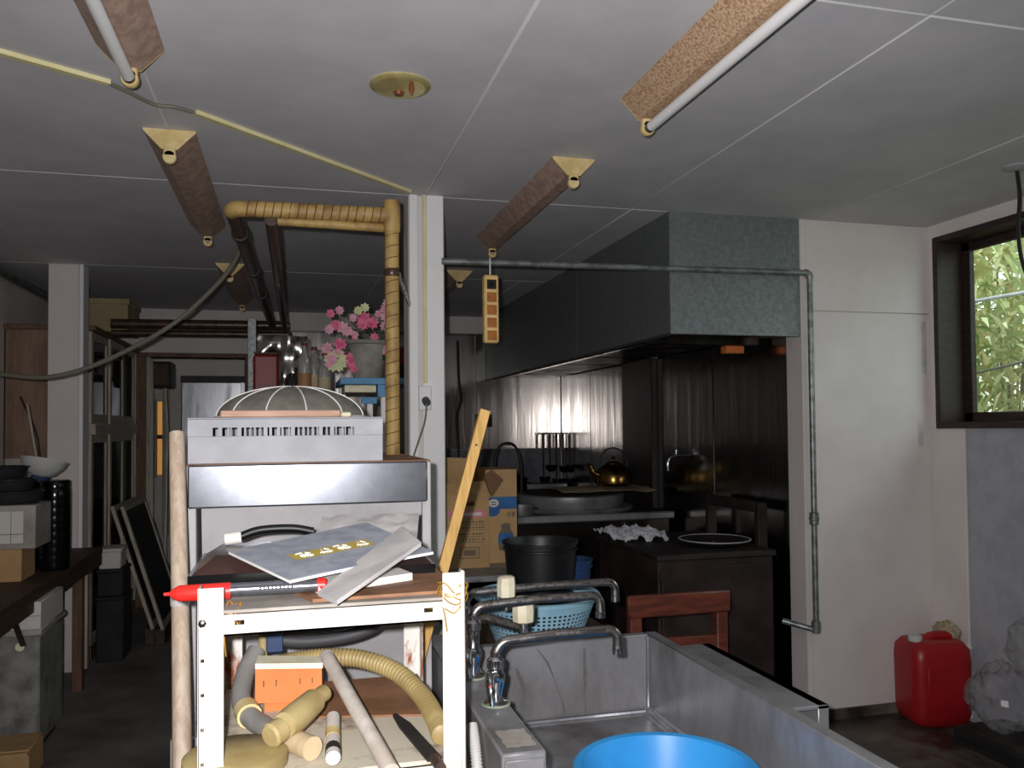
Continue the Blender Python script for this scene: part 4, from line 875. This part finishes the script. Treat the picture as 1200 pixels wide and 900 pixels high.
b = MB(); b.sheet(lambda u, v: Vector((-.165+.24*u, 4.26+.02*noise.noise(Vector((u*4, v*4, 7))), 1.51+.31*v)), 16, 16); b.build('front_sheet', 'steel_wall', t); bx('casing', 'steel', t, -.165, .075, 4.285, 4.44, 1.51, 1.82, b=.004)
t = thing('brown_tin', 'rusty brown tin on the metal shelf beside bottles', 'tin', (-.117, 4.05, 1.51))
bx('case', 'red_dark', t, -.175, -.06, 4.0, 4.11, 1.51, 1.705, b=.012); bx('lid', 'wood_dark', t, -.17, -.065, 4.005, 4.105, 1.705, 1.717, b=.004)
t = thing('black_pot', 'small black pot between brown tin and clear bottles', 'pot', (-.0, 4.02, 1.51))
MB().lathe([(.001, 0), (.03, 0), (.037, .03), (.034, .08), (.028, .09), (.001, .095)], (-.0, 4.02, 1.51), 24).build('body', 'black_matte', t); MB().cyl((-.0, 4.02, 1.60), (-.0, 4.02, 1.62), .012, n=10).build('knob', 'black', t)
for k, (x, y, h, lbl) in enumerate(((.055, 3.98, .25, 'clear plastic bottle with brown label beside black pot'), (.10, 4.02, .235, 'clear plastic bottle beside the cream blossom'), (.145, 3.96, .2, 'small clear bottle under the pink blossoms'))):
    t = thing('bottle', lbl, 'bottle', (x, y, 1.51), 0, 'bottles on the metal shelf')
    b = MB(); b.lathe([(.001, 0), (.028, 0), (.031, .005), (.031, h*.6), (.028, h*.68), (.012, h*.85), (.011, h*.93)], n=24); b.build('body', 'bottle_clear', t, local=True)
    b = MB(); b.lathe([(.0135, h*.93), (.0135, h), (.001, h+.001)], n=16); b.build('cap', 'red_dark', t, local=True)
    b = MB(); b.lathe([(.0315, h*.12), (.0318, h*.13), (.0318, h*.42), (.0315, h*.43)], n=24); b.build('label_band', 'label_brown' if k == 0 else 'paper_old', t, local=True)

# ------------------------------------------------------------------ left side
t = thing('long_table', 'long dark wooden table along the side wall', 'table', (-1.32, 4.4, 0))
for k in range(3): bx('plank', 'wood_dark', t, -1.60+k*.187, -1.60+k*.187+.184, 3.0, 5.18, .668, .70, b=.003)
bx('apron', 'wood_dark', t, -1.065, -1.045, 3.02, 5.18, .60, .668, b=.003)
for x, y in ((-1.09, 3.05), (-1.11, 4.80), (-1.59, 3.05), (-1.59, 5.1)): bx('leg', 'wood_brown', t, x, x+.05, y, y+.05, 0, .668, b=.003)
bx('pale_upright', 'wood_pale', t, -1.075, -1.05, 4.86, 4.9, .1, .66, b=.003)
MB().cyl((-1.1, 4.1, .30), (-1.08, 3.7, .66), .012, n=8).build('brace', 'soot_iron', t)
def jar(x, y, r, h, lbl):
    t = thing('black_jar', lbl, 'jar', (x, y, .70), 0, 'black jars on the long table')
    pf = [(.001, 0), (r*.92, 0), (r, .012)]
    for k in range(9): z = .03+k*(h-.09)/9; pf += [(r, z), (r*.99, z+.006), (r, z+.012)]
    pf += [(r, h-.045), (r*.93, h-.035)]
    b = MB(); b.lathe(pf, n=28); b.build('body', 'black_gloss', t, local=True)
    b = MB(); b.lathe([(r*.93, h-.035), (r*.98, h-.033), (r*.98, h-.006), (r*.92, h), (.001, h+.001)], n=28); b.build('lid', 'black_gloss', t, local=True)
jar(-1.10, 4.42, .068, .425, 'tall black jar at the table edge by column')
jar(-1.24, 4.50, .065, .42, 'black jar between the carton and the edge jar')
jar(-1.36, 4.58, .065, .43, 'black jar behind the white lattice carton')
t = thing('brown_carton', 'plain tan carton under the white lattice carton', 'box', (-1.27, 4.19, .70))
bx('body', 'card', t, -1.40, -1.15, 4.10, 4.3, .70, .845, b=.003); bx('tape', 'card_pale', t, -1.30, -1.26, 4.098, 4.1, .70, .845)
t = thing('lattice_carton', 'carton with a white lattice front on the tan carton', 'box', (-1.25, 4.19, .845))
bx('body', 'greyboard', t, -1.40, -1.09, 4.08, 4.32, .845, 1.035, b=.003)
for r_i in range(2):
    for k in range(5): bx('white_square', 'box_white', t, -1.385+k*.05, -1.385+k*.05+.047, 4.077, 4.08, .87+r_i*.068 if r_i == 0 else .912, .908 if r_i == 0 else 1.01, b=.001)
def tray(x, y, z, a, lbl, sx=.15):
    t = thing('black_tray', lbl, 'tray', (x, y, z), a, 'black trays piled on the carton')
    b = MB(); b.lathe([(.001, 0), (sx*.8, 0), (sx*.9, .01), (sx, .05), (sx+.008, .052), (sx+.008, .056), (sx-.006, .055), (sx*.86, .012), (.001, .008)], n=24, sy=.7); b.build('dish', 'black_matte', t, local=True)
    b = MB(); b.tube([(sx*1.0*math.cos(2*math.pi*k/24), .7*sx*math.sin(2*math.pi*k/24), .054) for k in range(24)], .005, 6, True); b.build('rim', 'black_gloss', t, local=True)
tray(-1.24, 4.2, 1.035, .1, 'black plastic tray lying directly on the lattice carton'); tray(-1.27, 4.2, 1.09, -.2, 'black plastic tray in the middle of the pile'); tray(-1.29, 4.21, 1.145, .3, 'black plastic tray on top of the pile', .13)
t = thing('serving_bowl', 'tilted white bowl with a blue foot above the black jars', 'bowl', (-1.17, 4.44, 1.125))
Ab = Matrix.Rotation(R(12), 3, 'Y')
b = MB(); b.lathe([(.04, .02), (.06, .03), (.09, .065), (.105, .1), (.1, .1), (.085, .068), (.001, .035)], (0,0,0), 28, Ab); b.build('bowl', 'bowl_white', t, local=True)
b = MB(); b.lathe([(.05, 0), (.045, .01), (.04, .022), (.001, .022)], (0,0,0), 24, Ab); b.build('foot', 'blue_dark', t, local=True)
t = thing('thin_cane', 'thin pale cane standing on the table by column', 'cane', (-1.25, 4.62, .70))
MB().tube([(-1.21, 4.72, .70), (-1.26, 4.74, 1.2), (-1.32, 4.78, 1.5)], .006, 8).build('shaft', 'wood_pale', t); MB().cyl((-1.209, 4.72, .70), (-1.211, 4.72, .72), .008, n=8).build('ferrule', 'slat_grey', t)
# under the table
t = thing('white_carton', 'flat white carton on top of the mottled grey drum', 'box', (-1.28, 4.05, .56))
bx('body', 'box_white', t, -1.5, -1.02, 3.90, 4.25, .53, .645, b=.003); bx('seam', 'greyboard', t, -1.5, -1.02, 3.899, 3.9, .585, .588)
t = thing('grey_drum', 'mottled grey cabinet box standing beneath the table', 'cabinet', (-1.28, 4.05, 0))
bx('body', 'drum_grey', t, -1.5, -1.03, 3.92, 4.3, .03, .50, b=.012); bx('lid', 'greyboard', t, -1.51, -1.02, 3.91, 4.31, .50, .53, b=.006)
for x in (-1.48, -1.08): bx('foot', 'black', t, x, x+.03, 3.95, 4.25, 0, .03)
MB().cyl((-1.10, 3.905, .46), (-1.10, 3.92, .46), .018, n=12).build('knob', 'cream_pale', t)
t = thing('floor_carton', 'brown cardboard carton on the floor before grey drum', 'box', (-1.1, 3.7, 0))
bx('body', 'card', t, -1.22, -.985, 3.62, 3.82, 0, .13, b=.003); bx('flap', 'card', t, -1.22, -.985, 3.60, 3.62, .11, .125)
# glazed cabinet along the wall
gx, gy0, gy1, gz = -1.15, 5.42, 6.86, 1.955
t = thing('glazed_cabinet', 'tall pale framed cabinet with glass doors along side wall', 'cabinet', (-1.37, 6.1, 0))
bx('back_panel', 'wood_dark', t, XL, XL+.01, gy0, gy1, .05, gz, b=.002)
bx('top', 'wood_brown', t, XL, gx+.02, gy0-.02, gy1+.02, gz, gz+.03, b=.004); bx('base', 'wood_brown', t, XL, gx, gy0, gy1, 0, .08)
bx('side_panel', 'wood_pale', t, XL, gx-.035, gy0, gy0+.02, .08, 1.2); bx('side_panel', 'panel_brown', t, XL, gx-.035, gy0, gy0+.02, 1.2, gz)
MB().tube(smooth_path([(-1.53, gy0-.01, 1.56), (-1.50, gy0-.03, 1.5), (-1.44, gy0-.03, 1.35), (-1.42, gy0-.02, 1.2)], 5), .006, 6).build('hook_wire', 'soot_iron', t); bx('side_panel', 'wood_pale', t, XL, gx, gy1-.02, gy1, .08, gz)
bx('middle_shelf', 'wood_pale', t, XL+.01, gx+.015, gy0+.021, gy1-.021, 1.335, 1.40, b=.003)
ys = [gy0+.02+(gy1-gy0-.04)*k/3 for k in range(4)]
for lev, (z0, z1) in enumerate(((.08, 1.335), (1.40, gz))):
    for k in range(3):
        y0, y1 = ys[k]+.003, ys[k+1]-.003; off = .012*(k % 2)
        b = MB(); xx = gx-.03+off
        b.box(xx, xx+.022, y0, y0+.05, z0, z1, b=.002).box(xx, xx+.022, y1-.05, y1, z0, z1, b=.002).box(xx, xx+.022, y0+.05, y1-.05, z0, z0+.06, b=.002).box(xx, xx+.022, y0+.05, y1-.05, z1-.05, z1, b=.002)
        dr = b.build('door', 'wood_pale', t)
        bx('pane', 'cab_glass', dr, xx+.009, xx+.012, y0+.05, y1-.05, z0+.06, z1-.05)
        bx('finger_pull', 'black', dr, xx+.022, xx+.025, y0+.018, y0+.032, (z0+z1)/2-.03, (z0+z1)/2+.03)
for z in (.6, .95, 1.65): bx('inner_shelf', 'wood_dark', t, XL+.01, gx-.05, gy0+.02, gy1-.02, z, z+.015)
random.seed(8)
for k in range(3):
    y = gy0+.25+k*.45; z = (1.40, .965, 1.40)[k % 3]; hh = random.uniform(.1, .2); x = -1.33+random.uniform(-.05, .05)
    o = MB(); o.lathe([(.001, 0), (.045, 0), (.05, .01), (.055, hh), (.05, hh), (.046, .012), (.001, .01)], (x, y, z), 16)
    tag(o.build('cup', ('bowl_white', 'black', 'greyboard')[k % 3]), ('white cup on a shelf inside the glazed cabinet', 'dark cup on a shelf inside the glazed cabinet', 'grey cup on a shelf inside the glazed cabinet')[k % 3], 'cup')
t = thing('storage_carton', 'big faded tan carton stored on top of glazed cabinet', 'box', (-1.25, 5.9, gz+.03))
bx('body', 'card_pale', t, -1.36, -1.01, 5.72, 6.1, gz+.03, 2.19, b=.004); bx('lid', 'card_pale', t, -1.37, -1.0, 5.71, 6.11, 2.16, 2.195, b=.004)
# leaning framed screens
def screen(dx, dy, lbl):
    t = thing('framed_screen', lbl, 'screen', (-.88+dx, 5.75+dy, 0))
    bt = Vector((-.80+dx, 0, .10)); tp = Vector((-1.04+dx, 0, .88)); n2 = Vector((.02, 0, .006))
    def bar(a, c, y0, y1, name, mt):
        b = MB(); b.prism([(a.x, y0, a.z), (a.x+n2.x, y0, a.z+n2.z), (c.x+n2.x, y0, c.z+n2.z), (c.x, y0, c.z)], (0, y1-y0, 0)); return b.build(name, mt, t)
    for y in (5.30+dy, 6.06+dy): bar(bt, tp, y, y+.035, 'stile', 'wood_pale')
    dd = (tp-bt).normalized()*.035
    bar(bt, bt+dd, 5.335+dy, 6.06+dy, 'rail', 'wood_pale'); bar(tp-dd, tp, 5.335+dy, 6.06+dy, 'rail', 'wood_pale')
    n3 = Vector((.006, 0, 0)); bb = MB(); a, c = bt+dd+n3, tp-dd+n3; bb.prism([(a.x, 5.335+dy, a.z), (a.x+.005, 5.335+dy, a.z), (c.x+.005, 5.335+dy, c.z), (c.x, 5.335+dy, c.z)], (0, .725, 0)); bb.build('panel', 'black_matte', t)
    b = MB(); b.box(-.84+dx, -.78+dx, 5.32+dy, 6.08+dy, 0, .105, b=.004); b.build('foot_block', 'wood_dark', t)
screen(0, .36, 'pale framed dark screen leaning on the cabinet, outer one'); screen(-.065, .40, 'pale framed dark screen leaning on the cabinet, inner one')
for k, (x, y, z, wx, wy, h, mt, lb) in enumerate(((-1.115, 5.37, 0, .15, .25, .38, 'black_matte', 'black storage crate on the floor before glazed cabinet'), (-1.11, 5.38, .38, .14, .22, .16, 'black_matte', 'smaller black crate stacked upon the floor crate'), (-1.105, 5.39, .54, .12, .18, .12, 'box_white', 'white carton topping the black crates'))):
    t = thing('storage_crate', lb, 'crate', (x+wx/2, y+wy/2, z)); bx('body', mt, t, x, x+wx, y, y+wy, z, z+h-.02, b=.006); bx('rim', mt, t, x-.006, x+wx+.006, y-.006, y+wy+.006, z+h-.02, z+h, b=.004)
# beyond the doorway
t = thing('dark_fuse_box', 'dark fuse box on the jamb inside the doorway', 'fuse box', (-.99, 7.3, 1.6))
bx('case', 'black_matte', t, -1.10, -.94, 7.16, 7.4, 1.70, 1.91, b=.01); bx('cover', 'wood_dark', t, -1.08, -.96, 7.15, 7.16, 1.72, 1.89, b=.004)
MB().tube([(-1.0, 7.25, 1.70), (-.985, 7.25, 1.4), (-1.0, 7.25, .3)], .012, 8).build('conduit', 'wood_pale', t)
t = thing('steel_fridge', 'tall dull steel refrigerator in the room past the doorway', 'refrigerator', (-.45, 8.5, 0))
bx('body', 'steel', t, -1.0, .1, 8.25, 8.95, .08, 1.84, b=.01); bx('door', 'steel', t, -.99, -.46, 8.22, 8.25, .12, 1.8, b=.006); bx('door', 'steel', t, -.45, .09, 8.22, 8.25, .12, 1.8, b=.006)
bx('handle', 'black', t, -.50, -.48, 8.19, 8.22, 1.3, 1.52, b=.003); bx('top_grille', 'soot_iron', t, -1.0, .1, 8.21, 8.26, 1.80, 1.86)
for x in (-.95, .02): bx('foot', 'black', t, x, x+.05, 8.3, 8.9, 0, .08)

# ------------------------------------------------------------------ right corner
t = thing('jerrycan', 'red plastic jerrycan with pale caps by the white partition', 'jerrycan', (2.825, 3.22, 0), R(-10))
def rounded(w_, d_, z, r, n=6):
    P = []
    for cx_, cy_, a0 in ((w_-r, d_-r, 0), (-w_+r, d_-r, 90), (-w_+r, -d_+r, 180), (w_-r, -d_+r, 270)):
        for k in range(n+1): a = R(a0+90*k/n); P.append((cx_+r*math.cos(a), cy_+r*math.sin(a), z))
    return P
b = MB(); lev = [(.10, .08, 0, .05), (.128, .105, .02, .055), (.138, .112, .06, .055), (.142, .112, .30, .055), (.138, .108, .345, .055), (.12, .09, .372, .055), (.10, .07, .38, .05)]
vs_ = []; fs_ = []; nn = 28
for l in lev: vs_ += rounded(*l)
for i in range(len(lev)-1):
    for k in range(nn): fs_.append((i*nn+k, i*nn+(k+1) % nn, (i+1)*nn+(k+1) % nn, (i+1)*nn+k))
fs_ += [tuple(range(nn-1,-1,-1)), tuple((len(lev)-1)*nn+k for k in range(nn))]
b.add(vs_, fs_); b.build('body', 'red_plastic', t, local=True, angle=60)
b = MB(); b.tube(smooth_path([(-.04, 0, .366), (.0, 0, .388), (.06, 0, .390), (.10, 0, .378), (.125, 0, .345)], 6), .02, 12); b.build('handle', 'red_plastic', t, local=True)
b = MB(); b.lathe([(.028, 0), (.03, .004), (.03, .022), (.026, .026), (.001, .027)], (-.095, -.03, .375), 20); b.build('cap', 'bowl_white', t, local=True)
b = MB(); b.lathe([(.016, 0), (.018, .02), (.001, .022)], (.13, -.06, .34), 14, Matrix.Rotation(R(50), 3, 'Y')); b.build('spout_cap', 'bowl_white', t, local=True)
b = MB(); b.box(-.085, .085, -.1135, -.108, .09, .28, b=.004); b.build('moulded_panel', 'red_plastic', t, local=True)
def bag(c, r, lbl, seed, mat='bag_film'):
    c = Vector(c); b = MB(); n, k = 30, 18; vs_ = []
    for j in range(k+1):
        for i in range(n):
            a = 2*math.pi*i/n; ph = math.pi*j/k; d = Vector((math.sin(ph)*math.cos(a), math.sin(ph)*math.sin(a), -math.cos(ph)))
            f = 1+.25*noise.noise(d*2.2+Vector((seed, 0, 0)))+.3*abs(noise.noise(d*5+Vector((0, seed, 0))))+.14*noise.noise(d*11+Vector((0, seed, 0)))
            p = Vector((d.x*r[0], d.y*r[1], d.z*r[2]))*f; p.z = max(p.z, -r[2]); vs_.append(c+p+Vector((0,0,r[2])))
    b.add(vs_, [(j*n+i, j*n+(i+1) % n, (j+1)*n+(i+1) % n, (j+1)*n+i) for j in range(k) for i in range(n)])
    o = b.build('plastic_bag', mat, angle=8); tag(o, lbl, 'plastic bag', 'plastic bags beside the jerrycan')
bag((2.86, 2.86, .085), (.11, .13, .13), 'crumpled clear plastic bag piled up beside the red jerrycan', 1.3)
bag((2.88, 2.70, .33), (.09, .12, .12), 'crumpled clear plastic bag uppermost against grey wall', 4.1)
bag((2.93, 3.24, .33), (.045, .06, .055), 'small pale crumpled bag behind the red jerrycan', 7.7, 'paper_old')
t = thing('junk_heap_tray', 'black tray of scrap under the clear plastic bags', 'tray', (2.83, 2.78, 0))
bx('base', 'black_matte', t, 2.72, 2.97, 2.5, 2.99, 0, .03, b=.005)
bx('side', 'black_matte', t, 2.72, 2.735, 2.5, 2.99,   .03, .07, b=.004); bx('side', 'black_matte', t, 2.735, 2.97, 2.975, 2.99, .03, .07, b=.004); bx('contents', 'soot_iron', t, 2.74, 2.965, 2.52, 2.97, .03, .09, b=.02)

# ------------------------------------------------------------------ outdoors
struct('ground_outside', 'soil_out', 3.3, 12, -6, 10, -.3, -.1)
def shrub(c, r, h, n, mats, lbl, seed, ll=.22):
    random.seed(seed); t = thing('garden_shrub', lbl, 'shrub', (c[0], c[1], -.1))
    b = MB()
    for k in range(5):
        a = random.uniform(0, 6.28); b.tube([(0, 0, 0), (r*.2*math.cos(a), r*.2*math.sin(a), h*.4), (r*.5*math.cos(a), r*.5*math.sin(a), h*.85)], [.02, .015, .006], 6)
    b.build('stems', 'stem_out', t, local=True)
    for mi, mt in enumerate(mats):
        b = MB()
        for k in range(n):
            a = random.uniform(0, 6.28); rr = r*math.sqrt(random.random()); z = h*random.uniform(.08, 1)*(1-.25*(rr/r)**2)
            p = Vector((rr*math.cos(a), rr*math.sin(a), z)); d = Vector((random.gauss(0,1), random.gauss(0,1), random.gauss(-.1,.7))).normalized(); L_ = ll*random.uniform(.5, 1.2); s_ = d.cross(Vector((random.random(), random.random(), 1))).normalized()*L_*.09
            m_ = p+d*L_*.5+Vector((0,0,.02)); e = p+d*L_-Vector((0,0,L_*.2))
            b.add([p, m_+s_, e, m_-s_], [(0,1,2,3)])
        tag(b.build('foliage', mt, t, local=True, angle=5), kind='stuff')
shrub((5.3, 5.2), 1.0, 3.4, 2600, ('leaf_out', 'leaf_out3', 'leaf_out2'), 'tall yellow green shrub outside by the partition corner', 31)
shrub((5.2, 2.75), .9, 2.6, 2200, ('leaf_out', 'leaf_out2'), 'leafy green shrub outside in the middle of window', 32, .28)
shrub((7.8, 7.6), 1.7, 4.2, 2600, ('leaf_out3', 'leaf_out'), 'pale tall shrub standing farthest outside the window', 33)
shrub((5.9, 0.4), 1.1, 3.0, 1800, ('leaf_out', 'leaf_out2'), 'broad green shrub outside near the window end', 34)
tag(MB().cyl((4.2, 1.0, 2.10), (4.3, 5.2, 2.16), .012, n=8).build('garden_rail', 'slat_grey'), 'thin pale rail stretched horizontally outside the window', 'rail')
tag(MB().cyl((4.15, 1.2, 2.05), (4.25, 4.9, 1.62), .008, n=8).build('garden_wire', 'cord_grey'), 'slanting grey wire outside the window', 'wire')
